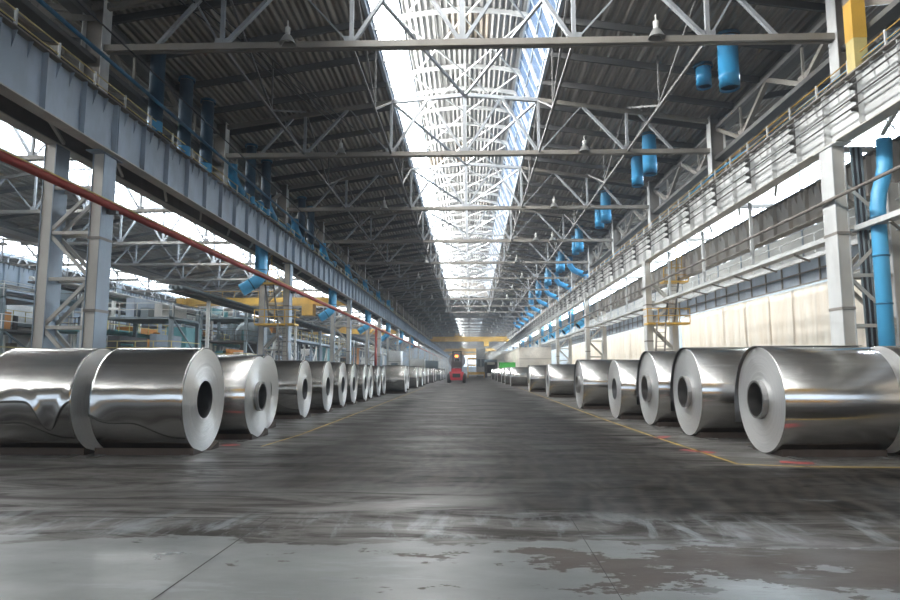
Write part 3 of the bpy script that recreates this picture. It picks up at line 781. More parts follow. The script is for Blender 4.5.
# sinuous ducts above the girders
def snake(x, y, s, lab, grp, z=11.9, L=5.0):
    t = empty('snaking_duct', (x, y, z), lab, 'duct', grp)
    P = [(0, 0, 1.4), (0, 0.1, 0.7), (-s * 0.1, 0.6, 0.25), (0, 1.6, 0.1), (s * 0.1, 2.6, 0.0), (0, L - 1.2, -0.05), (0, L - 0.4, 0.05), (0, L, 0.35)]
    MB().tube(P, 0.30, 14, True).build('duct_shell', 'blue_paint', t)
    for q in (3, 5): 
        a = Vector(P[q]); MB().tube([a - Vector((0, 0.05, 0)), a + Vector((0, 0.05, 0))], 0.33, 14).build('joint_band', 'dark_blue_paint', t)
    return t
s0 = snake(-13.6, 35.2, -1, 'blue duct lying along the blue-grey girder top, first', 'blue ducts along the girder tops')
for k, y in enumerate((41.5, 48.5, 58, 70, 82, 94, 106)):
    dup(s0, loc=(-13.6, y, 11.9), label='blue duct lying along the blue-grey girder top, %s' % ORD[k + 1])
# tall elbows rising over the pale girder far down the hall
def riser(x, y, lab, grp):
    t = empty('duct_riser', (x, y, 11.5), lab, 'duct', grp)
    P = [(1.0, 0, 0), (1.0, 0, 0.9), (0.7, 0, 1.4), (0, 0, 1.7), (-0.7, 0, 2.0), (-1.1, 0, 2.5), (-1.1, 0, 3.6)]
    MB().tube(P, 0.36, 14, True).build('duct_shell', 'blue_paint', t)
    return t
r0 = riser(13.1, 76, 'blue S-shaped duct rising over the pale girder, first', 'blue S-shaped ducts over the pale girder')
for k in range(1, 9): dup(r0, loc=(13.1, 76 + 12 * k, 11.5), label='blue S-shaped duct rising over the pale girder, %s' % ORD[k])
# tall light blue pipe by the first pale column
bp = empty('blue_downpipe', (13.90, 21.45, 0), 'tall light blue vertical duct beside the first pale column on the curtain side', 'duct')
P = [(-0.24, 0, 0.02), (-0.21, 0, 6.3), (-0.20, 0, 7.0), (-0.12, 0, 7.5), (0.04, 0, 8.0), (0.13, 0, 8.4), (0.18, 0, 9.35)]
MB().tube(P, 0.235, 22, True).build('duct_shell', 'bright_blue', bp)
for z in (2.2, 3.7, 5.3, 6.6): MB().lathe_z([(0.236, z), (0.255, z), (0.255, z + 0.06), (0.236, z + 0.06)], 22, (-0.235 + 0.005 * z, 0, 0)).build('joint_band', 'dark_blue_paint', bp)
cb = empty('cable_riser', (13.36, 22.1, 0), 'bundle of dark vertical cables beside the first pale column', 'cable')
for i in range(5):
    MB().tube([(i * 0.085 + 0.12, 0, 0.02), (i * 0.085 - 0.02, 0, 9.3)], 0.038, 8).build('cable', 'cable_black' if i % 2 else 'machine_grey', cb)
MB().box(-0.1, 0.5, 0.05, 0.12, 6.3, 6.5).build('cable_clamp', 'dark_steel', cb)
cp = empty('concrete_post', (15.35, 22.6, 0), 'brownish concrete post beside the tall light blue duct', 'post')
MB().box(0, 1.0, 0, 0.6, 0, 8.0).build('shaft', 'concrete_post', cp)
MB().box(-0.2, 1.2, -0.1, 0.7, 4.4, 4.75).build('collar', 'cream_paint', cp)
MB().box(-1.7, 0, 0.2, 0.4, 4.75, 5.0).build('cross_arm', 'cream_paint', cp)

# ------------------------------------------------------------------ catwalk under the pale girder
def catwalk():
    t = empty('catwalk', (0, 0, 0), None, 'catwalk', None, 'thing')
    for x, w in ((13.62, 0.16), (15.0, 0.14)):
        MB().box(x - w / 2, x + w / 2, 0, 23.95, 6.32, 6.5).build('edge_beam', 'pale_paint', t)
    MB().box(13.72, 14.1, 0.1, 23.8, 6.36, 6.40).build('tread_plate', 'pale_paint', t)
    for i in range(8):
        MB().beam((13.62, i * 3, 6.25), (15.0, i * 3 + 1.5, 6.25), 0.07).build('brace', 'brown_steel', t)
    for z in (6.95, 7.4): MB().tube([(15.0, 0, z), (15.0, 23.95, z)], 0.03, 6).build('handrail', 'pale_paint', t)
    for i in range(8): MB().beam((15.0, i * 3 + 1, 6.5), (15.0, i * 3 + 1, 7.4), 0.05).build('rail_post', 'pale_paint', t)
    for y in (6.6, 12.8, 19.0): MB().beam((13.5, y, 6.5), (13.5, y, 9.4), 0.13, 0.13).build('hanger', 'pale_paint', t)
    return t
cw = catwalk()
lay(cw, Y0 - 24 + 0.9, 9, lambda k: 'pale lattice catwalk hung below the pale girder, %s' % pl(k), 'hung catwalks on the curtain side', -0.3)
pipe('curtain_pipe', [(17.2, -5, 7.75), (17.2, 200, 7.75)], 0.14, 'pale_paint', 'long pale pipe above the ribbed grey panels on the curtain side', 'pipe')
def ribpanel():
    t = empty('ribbed_panel', (0, 0, 0), None, 'panel', None, 'thing')
    mb = MB(); n = 48
    vs = []; fs = []
    for i in range(n + 1):
        x = 18.02 + 0.05 * (i % 2); vs += [(x, i * 0.5, 6.15), (x, i * 0.5, 7.5), (x + .04, i * 0.5, 6.15), (x + .04, i * 0.5, 7.5)]
    for i in range(n): a = 4 * i; fs += [(a, a + 1, a + 5, a + 4), (a + 2, a + 6, a + 7, a + 3)]
    mb.add(vs, fs, True); mb.build('sheet', 'blue_grey_paint', t)
    for z in (6.12, 6.75, 7.5): MB().box(17.9, 17.98, 0, 24, z, z + 0.07).build('rail', 'brown_steel', t)
    for i in range(13): MB().box(17.9, 17.97, i * 2 - 0.04 if i else 0, i * 2 + 0.04 if i else .08, 6.15, 7.5).build('mullion', 'brown_steel', t)
    return t
fa = empty('white_fascia', (18.25, -5, 0), 'long white fascia panel above the ribbed grey panels on the curtain side', 'panel')
MB().box(0, 0.06, 0, 160, 7.62, 9.2).build('sheet', 'white_panel', fa)
for i in range(40): MB().box(-0.05, 0, i * 4, i * 4 + 0.1, 7.62, 9.2).build('mullion', 'blue_grey_paint', fa)
rb = ribpanel()
lay(rb, 5.0, 7, lambda k: 'ribbed grey panel band above the cream curtain, %s length from the near end' % ORD[k], 'ribbed panels above the curtain')
# cream tarpaulin curtains
def curtain(y0, y1, lab):
    n = int((y1 - y0) * 10); vs = []; fs = []; xo = 0.06 * (int(y0 * 7) % 3 - 1)
    zs = [0.03, 1.5, 3.0, 4.5, 5.6, 6.08]
    rnd = random.Random(int(y0 * 10)); ph = [rnd.uniform(0, 6) for _ in range(4)]
    for i in range(n + 1):
        y = y0 + (y1 - y0) * i / n
        for z in zs:
            a = 0.07 * (1.1 - z / 7)
            x = 18.17 + xo + a * 0.8 * (math.sin(y * 5.1 + ph[0] + z * .15) + 0.6 * math.sin(y * 11.3 + ph[1]) + 0.7 * math.sin(y * 2.3 + ph[2] + z * .3))
            yy = y
            vs.append((x, yy, z))
    m = len(zs)
    for i in range(n):
        for j in range(m - 1): a = i * m + j; fs.append((a, a + 1, a + m + 1, a + m))
    o = MB().add(vs, fs, True).build('tarpaulin_curtain', 'cream_tarp'); tag(o, lab, 'curtain', 'cream tarpaulin curtains')
    md = o.modifiers.new('thick', 'SOLIDIFY'); md.thickness = 0.01
    return o
cy = [5.0, 14, 22, 27.5, 36.5, 39.2, 42.6, 46.2, 55.4]
for k, (a, b_) in enumerate(zip(cy[:-1], cy[1:])):
    curtain(a - 0.12, b_ + 0.12, 'cream tarpaulin curtain hanging below the ribbed panels, %s panel before the ladder gap' % ORD[k])
cy = [58.5, 66, 73, 80, 88, 96, 106, 118]
for k, (a, b_) in enumerate(zip(cy[:-1], cy[1:])):
    curtain(a - 0.12, b_ + 0.12, 'cream tarpaulin curtain farther down, %s panel beyond the ladder gap' % ORD[k])
# ------------------------------------------------------------------ access platforms with ladders
def access(side, x0, lab):
    t = empty('access_platform', (x0, 45.3, 0), lab, 'platform', 'yellow access platforms')
    w = 2.9 * side
    xa, xb = sorted((0, w))
    MB().box(xa, xb, -0.6, 0.5, 4.75, 4.88).build('deck_plate', 'yellow_paint', t)
    gr = MB()
    for z in (5.35, 5.85): 
        gr.beam((xa, -0.6, z), (xb, -0.6, z), 0.05); gr.beam((xa, -0.6, z), (xa, 0.5, z), 0.05); gr.beam((xb, -0.6, z), (xb, 0.5, z), 0.05)
    for i in range(5): x = xa + (xb - xa) * i / 4; gr.beam((x, -0.6, 4.88), (x, -0.6, 5.85), 0.05)
    gr.build('guardrail', 'yellow_paint', t)
    def ladder(p, q, mat, wd=0.6):
        p, q = Vector(p), Vector(q); l = MB(); d = Vector((0, wd / 2, 0)) if abs((q - p).x) > 0.3 else Vector((wd / 2, 0, 0))
        d = Vector((wd / 2, 0, 0))
        l.beam(p - d, q - d, 0.09, 0.14); l.beam(p + d, q + d, 0.09, 0.14); l.build('ladder_stringer', mat, t)
        r = MB(); n = int((q - p).length / 0.32)
        for i in range(1, n): c = p + (q - p) * i / n; r.beam(c - d, c + d, 0.035)
        r.build('ladder_tread', mat, t)
    ladder((side * 0.1, -2.2, 0.02), (side * 0.9, -0.65, 4.8), 'brown_steel')
    ladder((side * 1.6, -0.3, 4.9), (side * 2.1, -0.1, 8.1), 'dark_steel')
    MB().box(min(side * 1.2, w), max(side * 1.2, w), -0.6, 0.4, 7.7, 7.8).build('upper_deck_plate', 'yellow_paint', t)
    gu = MB()
    for z in (8.2, 8.7): gu.beam((side * 1.2, -0.6, z), (w, -0.6, z), 0.05)
    for x in (1.2, 2.05, 2.9): gu.beam((side * x, -0.6, 7.8), (side * x, -0.6, 8.7), 0.05)
    gu.build('upper_guardrail', 'yellow_paint', t)
    cage = MB()
    for z in (8.9, 9.4, 9.9, 10.4): cage.beam((side * 1.75, -0.65, z), (side * 2.45, -0.65, z), 0.04)
    for x in (1.75, 2.1, 2.45): cage.beam((side * x, -0.65, 8.6), (side * x, -0.65, 10.5), 0.05)
    cage.build('ladder_cage', 'yellow_paint', t)
    return t
access(1, 12.35, 'yellow platform with steep ladders on the second curtain-side column')
access(-1, -12.35, 'yellow platform with steep ladders on the second column beside the open bay')

# ------------------------------------------------------------------ high-bay lamps
def lamp():
    t = empty('pendant_lamp', (0, 0, 0), None, 'lamp', None)
    MB().lathe_z([(0.30, 0.0), (0.28, 0.05), (0.16, 0.28), (0.08, 0.36)], 20).build('reflector', 'lamp_metal', t)
    MB().lathe_z([(0.08, 0.36), (0.10, 0.40), (0.10, 0.62), (0.03, 0.66), (0.02, 0.9)], 14).build('gear_housing', 'white_panel', t)
    MB().lathe_z([(0.0, 0.14), (0.08, 0.12), (0.10, 0.2), (0.05, 0.3)], 12).build('bulb', 'white_panel', t)
    return t
lp = lamp(); i = 0
LX = [(-6.65, 6.75), (-7.1, 6.3), (-6.3, 6.2), (6.1, 7.6), (-4.8, 5.2)]
for k in range(16):
    y = Y0 + 12 * k
    for j, x in enumerate(LX[k % 5]):
        lab = 'bell-shaped lamp on the %s roof truss, %s' % (ORD[k], ('on the open bay half' if x < 0 else 'on the curtain half') if k % 5 != 3 else ('closer to the skylight' if x < 7 else 'closer to the curtain'))
        loc = (x, y - 0.32, 13.45)
        if i == 0: lp.location = loc; tag(lp, lab, None, 'lamps on the roof trusses')
        else: dup(lp, loc=loc, label=lab)
        i += 1
# arm carrying each lamp is part of the truss: small brackets
# ------------------------------------------------------------------ coils
def coil_proto(kind, wid, core, name='aluminium_coil'):
    """D = 2.04, axis along x at height 1.02, body from x = 0 to wid, origin on the floor under the middle of the coil"""
    t = empty(name, (0, 0, 0), None, 'metal coil')
    Rr = 1.02; h = wid / 2
    MB().lathe_x([(-h, Rr - 0.008), (-h + 0.01, Rr), (h - 0.01, Rr), (h, Rr - 0.008)], 128, 1.02).build('coil_body', 'coil_sheet', t)
    rnd = random.Random(kind + 3)
    for s in (-1, 1):
        prof = []; n = 26; off = 0
        for i in range(n + 1):
            r = Rr - 0.008 - (Rr - 0.008 - 0.372) * i / n
            off = rnd.uniform(-0.0025, 0.0025) if 0 < i < n else 0
            prof.append((s * (h + off), r))
        o = MB().lathe_x(prof, 96, 1.02, smooth=True).build('end_face', 'coil_end', t)
    # bore
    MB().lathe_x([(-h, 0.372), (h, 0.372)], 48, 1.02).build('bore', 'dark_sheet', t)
    if core:
        e = 0.10
        for s in (-1, 1):
            MB().lathe_x([(s * (h - 0.3), 0.368), (s * (h + e), 0.368), (s * (h + e), 0.325), (s * (h - 0.3), 0.325)], 48, 1.02, smooth=False).build('core_sleeve', 'core_metal', t)
    return t
def cradle():
    t = empty('coil_cradle', (0, 0, 0), None, 'cradle', None)
    for s in (-1, 1):
        MB().add([(-0.95, s * 0.62, 0), (0.95, s * 0.62, 0), (-0.95, s * 0.16, 0), (0.95, s * 0.16, 0), (-0.95, s * 0.62, 0.13), (0.95, s * 0.62, 0.13), (-0.95, s * 0.16, 0.012), (0.95, s * 0.16, 0.012)],
                 [(0, 1, 3, 2), (4, 6, 7, 5), (0, 4, 5, 1), (2, 3, 7, 6), (0, 2, 6, 4), (1, 5, 7, 3)]).build('chock', 'dark_wood', t)
    for x in (-0.8, 0.8): MB().box(x - 0.08, x + 0.08, -1.0, 1.0, 0.0, 0.012).build('tie_bar', 'dark_steel', t)
    return t
PL = coil_proto(0, 1.75, False); PC = coil_proto(1, 1.75, True)
RL = coil_proto(2, 2.05, False); RC = coil_proto(5, 2.05, True)
used = set()
CR = cradle(); cr_used = [False]
def put_coil(proto, face_x, d, D, side, lab, group, wid, wrap=None, tail=False, seat=True):
    """side -1: coil stretches from face_x to -x"""
    sc = D * 0.96 / 2.04
    cx = face_x + side * wid * sc / 2
    if proto.name in used: o = dup(proto)
    else: o = proto; used.add(proto.name)
    o.location = (cx, d, 0); o.scale = (sc, sc, sc)
    o['label'] = lab; o['group'] = group; o['category'] = 'metal coil'
    h = wid / 2
    if wrap:
        # loose outer turn with an irregular lower edge, seen from the aisle
        n, m = 40, 60; vs = []; fs = []
        for i in range(n + 1):
            tx = i / n; x = -h + 0.004 + (wid - 0.008) * tx
            ae = wrap(tx); a0 = -70
            for j in range(m + 1):
                a = a0 + (ae - a0) * j / m
                r = 1.02 + 0.006 + 0.05 * max(0, (a - ae + 22) / 22) ** 2 * (0.6 + 0.4 * math.sin(9 * tx + 1)) + 0.004 * math.sin(tx * 14 + a * 0.05) * max(0, (a - 20) / 100)
                vs.append((x, -r * math.sin(R(a)), 1.02 + r * math.cos(R(a))))
        for i in range(n):
            for j in range(m): q = i * (m + 1) + j; fs.append((q, q + 1, q + m + 2, q + m + 1))
        w = MB().add(vs, fs, True).build('outer_wrap', 'wrap_sheet', o); w['label'] = 'loose bright outer sheet with a wavy edge'
        md = w.modifiers.new('thick', 'SOLIDIFY'); md.thickness = 0.003; md.offset = 0
    if tail:
        # outer sheet leaving the coil and hanging straight down on the far side
        vs = []; fs = []; P = []
        for a in range(0, 71, 5): P.append((1.035 * math.sin(R(a)), 1.02 + 1.035 * math.cos(R(a))))
        P += [(1.05, 1.25), (1.09, 1.02), (1.10, 0.75), (1.10, 0.5)]
        for (yy, z) in P: vs += [(-h - 0.05, yy, z), (h - 0.02, yy, z)]
        for i in range(len(P) - 1): q = 2 * i; fs.append((q, q + 1, q + 3, q + 2))
        w = MB().add(vs, fs, True).build('loose_end', 'dark_sheet', o); w['label'] = 'dull loose end of the outer sheet hanging down'
        md = w.modifiers.new('thick', 'SOLIDIFY'); md.thickness = 0.012; md.offset = 1
    if seat:
        if cr_used[0]: c = dup(CR)
        else: c = CR; cr_used[0] = True
        c.location = (cx, d, 0); c.scale = (sc, sc, 1)
        tag(c, 'dark low cradle under the ' + lab.replace('big ', '').replace('shiny ', ''), 'cradle', 'cradles under the coils')
        if len(c['label'].split()) > 16: c['label'] = ' '.join(c['label'].split()[:16])
    return o
gA, gB = 'coils in the row beside the open bay', 'coils in the row beside the cream curtain'
def bumpf(t, c, w): return math.exp(-((t - c) / w) ** 2)
put_coil(PL, -5.12, 12.35, 2.05, -1, 'big coil with a wavy loose sheet, first in the open bay row', gA, 1.75, wrap=lambda t: 104 + 26 * t + 3 * math.sin(9 * t) - 0 * t)
o2 = put_coil(PL, -7.15, 12.35, 2.05, -1, 'coil beyond the first open bay coil with a sagging loose sheet', gA, 1.75, wrap=lambda t: 92 + 30 * bumpf(t, 0.76, 0.13) - 2 * t)
put_coil(PC, -4.95, 15.0, 1.96, -1, 'coil with a protruding core sleeve, second in the open bay row', gA, 1.75)
put_coil(PL, -5.42, 17.15, 2.04, -1, 'coil tucked close behind the sleeved one in the open bay row', gA, 1.75)
Ls = [(-5.43, 21.1, 1.96), (-5.33, 24.1, 1.98), (-5.42, 27.4, 1.98), (-5.42, 30.0, 1.94), (-5.3, 32.6, 1.94), (-5.48, 35.5, 1.94), (-5.42, 38.2, 1.92), (-5.55, 41.5, 1.92)]
for k, (x, d, D) in enumerate(Ls):
    put_coil(PL, x, d, D, -1, 'aluminium coil in the open bay row, %s from the near end' % ORD[k + 3], gA, 1.75)
for k, (x, d) in enumerate([(-4.45, 44.6), (-5.0, 52), (-4.7, 57.5), (-4.7, 63.5), (-4.9, 70), (-5.0, 77), (-4.8, 85), (-5.0, 94), (-4.7, 104), (-4.8, 115), (-5, 128)]):
    put_coil(PL, x, d, 2.0, -1, 'distant aluminium coil in the open bay row, %s from the near end' % ORD[k + 11], gA, 1.75)
put_coil(RC, 5.52, 12.5, 2.07, 1, 'big shiny coil with a thick core sleeve, first in the curtain row', gB, 2.05, tail=True)
put_coil(RL, 7.78, 12.5, 2.09, 1, 'coil beyond the first curtain row coil, only its edge in view', gB, 2.05)
put_coil(RC, 5.22, 15.75, 2.16, 1, 'large coil with a visible core, second in the curtain row', gB, 2.05, tail=True)
Rs = [(5.12, 18.75, 2.16, True), (4.72, 21.3, 1.98, True), (4.50, 26.8, 2.06, True), (4.62, 38.6, 2.02, False), (4.42, 48.5, 2.02, False), (4.1, 65.5, 2.0, False), (4.05, 75, 2.0, False), (4.1, 84, 2.0, False), (4.0, 94, 2.0, False), (4.1, 106, 2, False), (4, 120, 2, False)]
for k, (x, d, D, cr) in enumerate(Rs):
    put_coil(RL if k % 2 else RC, x, d, D, 1, 'aluminium coil in the curtain row, %s from the near end' % ORD[k + 2], gB, 2.05, tail=(k == 0))
put_coil(RL, 6.95, 38.6, 2.02, 1, 'coil beyond the sixth curtain row coil', gB, 2.05)
put_coil(RL, 6.55, 48.5, 2.02, 1, 'coil beyond the seventh curtain row coil', gB, 2.05)
# ------------------------------------------------------------------ fork truck carrying a dark coil
ft = empty('fork_truck', (-1.75, 83.0, 0), 'red fork truck driving down the middle of the aisle with an orange light', 'fork truck')
def wheel(x, y, r, w):
    o = MB().lathe_x([(x - w / 2, 0.0), (x - w / 2, r * 0.55), (x - w / 2, r * 0.9), (x - w / 2 + 0.05, r), (x + w / 2 - 0.05, r), (x + w / 2, r * 0.9), (x + w / 2, r * 0.55), (x + w / 2, 0)], 28, r)
    ob = o.build('wheel', 'rubber', ft, (0, y, 0))
    MB().lathe_x([(x - w / 2 - 0.01, 0), (x - w / 2 - 0.01, r * 0.5), (x + w / 2 + 0.01, r * 0.5), (x + w / 2 + 0.01, 0)], 20, r).build('wheel_hub', 'truck_red', ob)
for x in (-0.98, 0.98):
    wheel(x, 0.5, 0.55, 0.42); wheel(x, 3.2, 0.62, 0.42)
cwt = MB().add([(-0.72, 0, 0.35), (0.72, 0, 0.35), (0.85, 0, 1.0), (0.95, 0.1, 1.45), (-0.95, 0.1, 1.45), (-0.85, 0, 1.0),
                (-0.72, 1.5, 0.35), (0.72, 1.5, 0.35), (0.85, 1.5, 1.0), (0.95, 1.5, 1.45), (-0.95, 1.5, 1.45), (-0.85, 1.5, 1.0)],
               [(0, 1, 2, 5), (5, 2, 3, 4), (6, 11, 8, 7), (11, 10, 9, 8), (0, 6, 7, 1), (1, 7, 8, 2), (2, 8, 9, 3), (3, 9, 10, 4), (4, 10, 11, 5), (5, 11, 6, 0)])
cwt.build('counterweight', 'truck_red', ft)
MB().box(-0.95, 0.95, 1.5, 3.9, 0.5, 1.3).build('chassis', 'truck_red', ft)
MB().box(-0.62, 0.62, 0.15, 1.5, 1.45, 1.85).build('engine_hood', 'truck_red', ft)
MB().box(-0.5, 0.5, -0.02, 0.0, 0.7, 1.2).build('radiator_grille', 'rubber', ft)
cab = MB()
for x in (-0.68, 0.68):
    for y in (1.3, 2.9): cab.beam((x, y, 1.3), (x * 0.92, y, 2.75), 0.09)
cab.box(-0.7, 0.7, 1.2, 3.0, 2.72, 2.80)
for i in range(6): cab.beam((-0.6 + i * 0.24, 1.2, 2.83), (-0.6 + i * 0.24, 3.0, 2.83), 0.05)
cab.build('cab_frame', 'dark_steel', ft)
MB().box(-0.3, 0.3, 1.9, 2.4, 1.3, 1.9).build('seat', 'rubber', ft)
mast = MB()
for x in (-0.55, 0.55): mast.box(x - 0.09, x + 0.09, 3.9, 4.15, 0.2, 4.2)
for z in (1.2, 2.6, 4.1): mast.box(-0.55, 0.55, 3.95, 4.1, z, z + 0.12)
mast.build('mast', 'dark_steel', ft)
MB().box(-0.7, 0.7, 4.15, 4.3, 2.0, 2.6).tube([(0, 4.2, 2.75), (0, 5.4, 2.75)], 0.16, 12).build('lift_ram', 'dark_steel', ft)
MB().box(-0.2, 0.2, 1.05, 1.25, 3.32, 3.6).build('warning_light', 'beacon_orange', ft)
MB().beam((0, 1.2, 2.8), (0, 1.2, 3.35), 0.08).build('light_post', 'dark_steel', ft)
cc = empty('carried_coil', (-1.75, 88.6, 1.9), 'dark coil carried high on the mast of the red fork truck', 'metal coil')
MB().tube([(0, -0.95, 1.05), (0, 0.9, 1.05)], 1.12, 48).build('coil_body', 'dark_sheet', cc)
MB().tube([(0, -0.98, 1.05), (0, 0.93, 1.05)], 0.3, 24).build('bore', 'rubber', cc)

# ------------------------------------------------------------------ bridge cranes
def crane(xa, xb, y, z, lab, grp, ax=None, trolley=True, h=0.9, gap=2.2):
    t = empty('bridge_crane', (0, y, z), lab, 'crane', grp)
    for dy in (0, gap):
        MB().box(xa + 0.8, xb - 0.8, dy - 0.25, dy + 0.25, 0, h).build('bridge_beam', 'yellow_paint', t)
    for x in (xa, xb - 0.9):
        MB().box(x, x + 0.9, -1.5, gap + 1.5, -0.05, 0.75).build('end_carriage', 'yellow_paint', t)
    if trolley:
        tx = xa + (xb - xa) * 0.3
        MB().box(tx, tx + 2.8, -0.2, gap + 0.2, h + 0.03, h + 0.3).box(tx + 0.4, tx + 1.8, 0.2, 1.6, h + 0.3, h + 1.1).build('trolley', 'yellow_paint', t)
    MB().box(xa + (xb - xa) * 0.68, xa + (xb - xa) * 0.68 + 1.6, -0.9, 0.9, -1.7, -0.02).build('driver_cab', 'yellow_paint', t)
    gr = MB()
    n = 14
    for i in range(n + 1):
        x = xa + 1 + (xb - xa - 2) * i / n; gr.beam((x, -0.4, h), (x, -0.4, h + 0.9), 0.05)
    gr.beam((xa + 1, -0.4, h + 0.9), (xb - 1, -0.4, h + 0.9), 0.05)
    gr.build('guardrail', 'yellow_paint', t)
    return t
crane(-13.5, 13.4, 218, 11.55, 'yellow bridge crane high across the main aisle, ahead of the others', 'bridge cranes over the main aisle', h=1.6, gap=2.6)
crane(-13.5, 13.4, 330, 11.5, 'yellow bridge crane farther down the main aisle, behind the first', 'bridge cranes over the main aisle', h=1.5)
crane(-13.5, 13.4, 410, 11.5, 'smallest yellow bridge crane at the far end of the main aisle', 'bridge cranes over the main aisle', h=1.5)
crane(-42.3, -15.7, 92, 11.2, 'long ochre bridge crane spanning the open bay', 'bridge cranes over the open bay', h=0.95, trolley=False)
crane(-42.3, -15.9, 168, 11.3, 'second ochre bridge crane farther down the open bay', 'bridge cranes over the open bay', h=1.2)
crane(-13.5, 13.4, -18, 11.45, 'unseen yellow bridge crane added behind the camera for coil reflections', 'bridge cranes over the main aisle', h=1.4)  # out of view, added for the coils to reflect
br = empty('reflection_barrier', (0, -4.5, 0), 'long low orange panel added unseen behind the camera for the coils to reflect', 'barrier')
MB().box(-14, 14, -0.05, 0.05, 0.15, 1.25).build('reflection_panel', 'bright_orange', br)  # unseen panel, added to give the coils an orange reflection
for i in range(8): MB().box(-14 + i * 4 - 0.06, -14 + i * 4 + 0.06, -0.16, -0.05, 0, 1.3).build('post', 'dark_steel', br)
# ------------------------------------------------------------------ machine housings on the curtain side, far down
def housing(x0, x1, y0, y1, z1, mat, name, lab, cat, grp=None, windows=3):
    t = empty(name, (x0, y0, 0), lab, cat, grp)
    w, d = x1 - x0, y1 - y0
    MB().box(0, w, 0, d, 0.25, z1).build('casing', mat, t)
    MB().box(-0.08, w + 0.08, -0.08, d + 0.08, 0, 0.25).build('plinth', 'dark_steel', t)
    MB().box(-0.06, w + 0.06, -0.06, d + 0.06, z1, z1 + 0.12).build('roof_panel', mat, t)
    for i in range(windows):
        xx = w * (i + 0.5) / windows
        MB().box(xx - 0.5, xx + 0.5, -0.05, -0.01, z1 * 0.35, z1 * 0.62).build('panel_door', 'machine_grey', t)
    for zz in (0.33, 0.66): MB().box(-0.02, w + .02, -0.025, -0.01, z1 * zz, z1 * zz + 0.06).build('cladding_seam', 'brown_steel', t)
    return t
housing(7.9, 13.0, 103, 150, 5.2, 'housing_cream', 'machine_housing', 'big cream machine housing beyond the curtain side coils, closer one', 'machine housing', 'cream machine housings', 0)
housing(4.6, 10.2, 158, 210, 6.3, 'housing_cream', 'machine_housing', 'big cream machine housing farther down behind the green bin', 'machine housing', 'cream machine housings', 0)
housing(1.9, 4.4, 185, 200, 8.0, 'white_panel', 'control_cabin', 'white control cabin rising beside the farther cream housing', 'cabin', None, 2)
gb = housing(5.2, 8.0, 112, 116, 2.9, 'green_paint', 'green_bin', 'bright green container in front of the cream housings', 'container', None, 0)
dm = empty('shear_machine', (3.4, 150, 0), 'dark machine frame at the end of the curtain side coil row', 'machine')
for x in (0, 2.4): MB().box(x, x + 0.6, 0, 2.5, 0, 3.6).build('side_frame', 'dark_steel', dm)
MB().box(0, 3, 0, 2.5, 3.6, 4.2).build('top_beam', 'machine_grey', dm); MB().box(0.6, 2.4, 0.4, 2.1, 1.0, 3.0).build('roller_block', 'rubber', dm); MB().box(0.6, 2.4, 0.2, 2.3, 3.1, 3.5).build('tie_beam', 'housing_cream', dm)
# yellow floor barrier and portals beyond the truck
for k, (y, z, xa, xb) in enumerate(((150, 0.0, -0.6, 3.2), (250, 6.2, -1.0, 6.0), (290, 4.0, -1.0, 6.5))):
    t = empty('yellow_portal' if k else 'yellow_barrier', (xa, y, 0), ('low yellow barrier across the aisle behind the red truck', 'yellow portal frame across the aisle far behind the truck', 'second yellow portal frame far behind the truck')[k], 'barrier' if k == 0 else 'portal')
    h = 1.3 if k == 0 else z
    MB().box(0, 0.25, 0, 0.25, 0, h).build('post', 'yellow_paint', t); MB().box(xb - xa, xb - xa + 0.25, 0, 0.25, 0, h).build('post', 'yellow_paint', t)
    MB().box(0, xb - xa + 0.25, 0, 0.3, h - 0.3 if k else 0.7, h + 0.5 if k else 1.3).build('cross_bar', 'yellow_paint', t)
# ------------------------------------------------------------------ open bay: machines
rnd = random.Random(21)
def mill(x, y, w, d, h, mat, lab):
    t = empty('rolling_mill', (x, y, 0), lab, 'machine', 'tall machines in the open bay')
    for xx in (0, w - 0.9):
        MB().box(xx, xx + 0.9, 0, d, 0, h).build('side_frame', mat, t)
    MB().box(0, w, 0.2, d - 0.2, h - 1.2, h - 0.01).build('top_beam', mat, t)
    MB().box(0.9, w - 0.9, 0.5, d - 0.5, 0.6, h * 0.45).build('roll_block', 'dark_steel', t)
    MB().tube([(0.9, d / 2, h * 0.6), (w - 0.9, d / 2, h * 0.6)], 0.5, 16).build('roll', 'core_metal', t)
    for i in range(3):
        MB().box(w * (0.15 + 0.27 * i), w * (0.15 + 0.27 * i) + 0.8, 0.4, d - 0.4, h, h + 0.9).build('motor', 'teal_paint' if i % 2 else 'blue_grey_paint', t)
    return t
def mezz(x, y, L, z, mat, lab):
    t = empty('mezzanine_walkway', (x, y, 0), lab, 'walkway', 'raised walkways in the open bay')
    MB().box(0, 1.4, 0, L, z - 0.25, z).build('deck_plate', mat, t)
    n = int(L / 3)
    for i in range(n + 1):
        MB().beam((0.1, i * L / n, 0), (0.1, i * L / n, z - 0.25), 0.18).build('post', 'white_panel' if i % 2 else 'blue_grey_paint', t)
    g = MB()
    for zz in (0.5, 1.0): g.beam((1.3, 0, z + zz), (1.3, L, z + zz), 0.05)
    for i in range(2 * n + 1): g.beam((1.3, i * L / (2 * n), z), (1.3, i * L / (2 * n), z + 1.0), 0.05)
    g.build('guardrail', 'pale_yellow', t)
    for i in range(max(1, n // 2)): MB().beam((0.1, i * 2 * L / n, 0.3), (0.1, (i * 2 + 1) * L / n, z - 0.4), 0.12).build('cross_brace', 'white_panel', t)
    return t
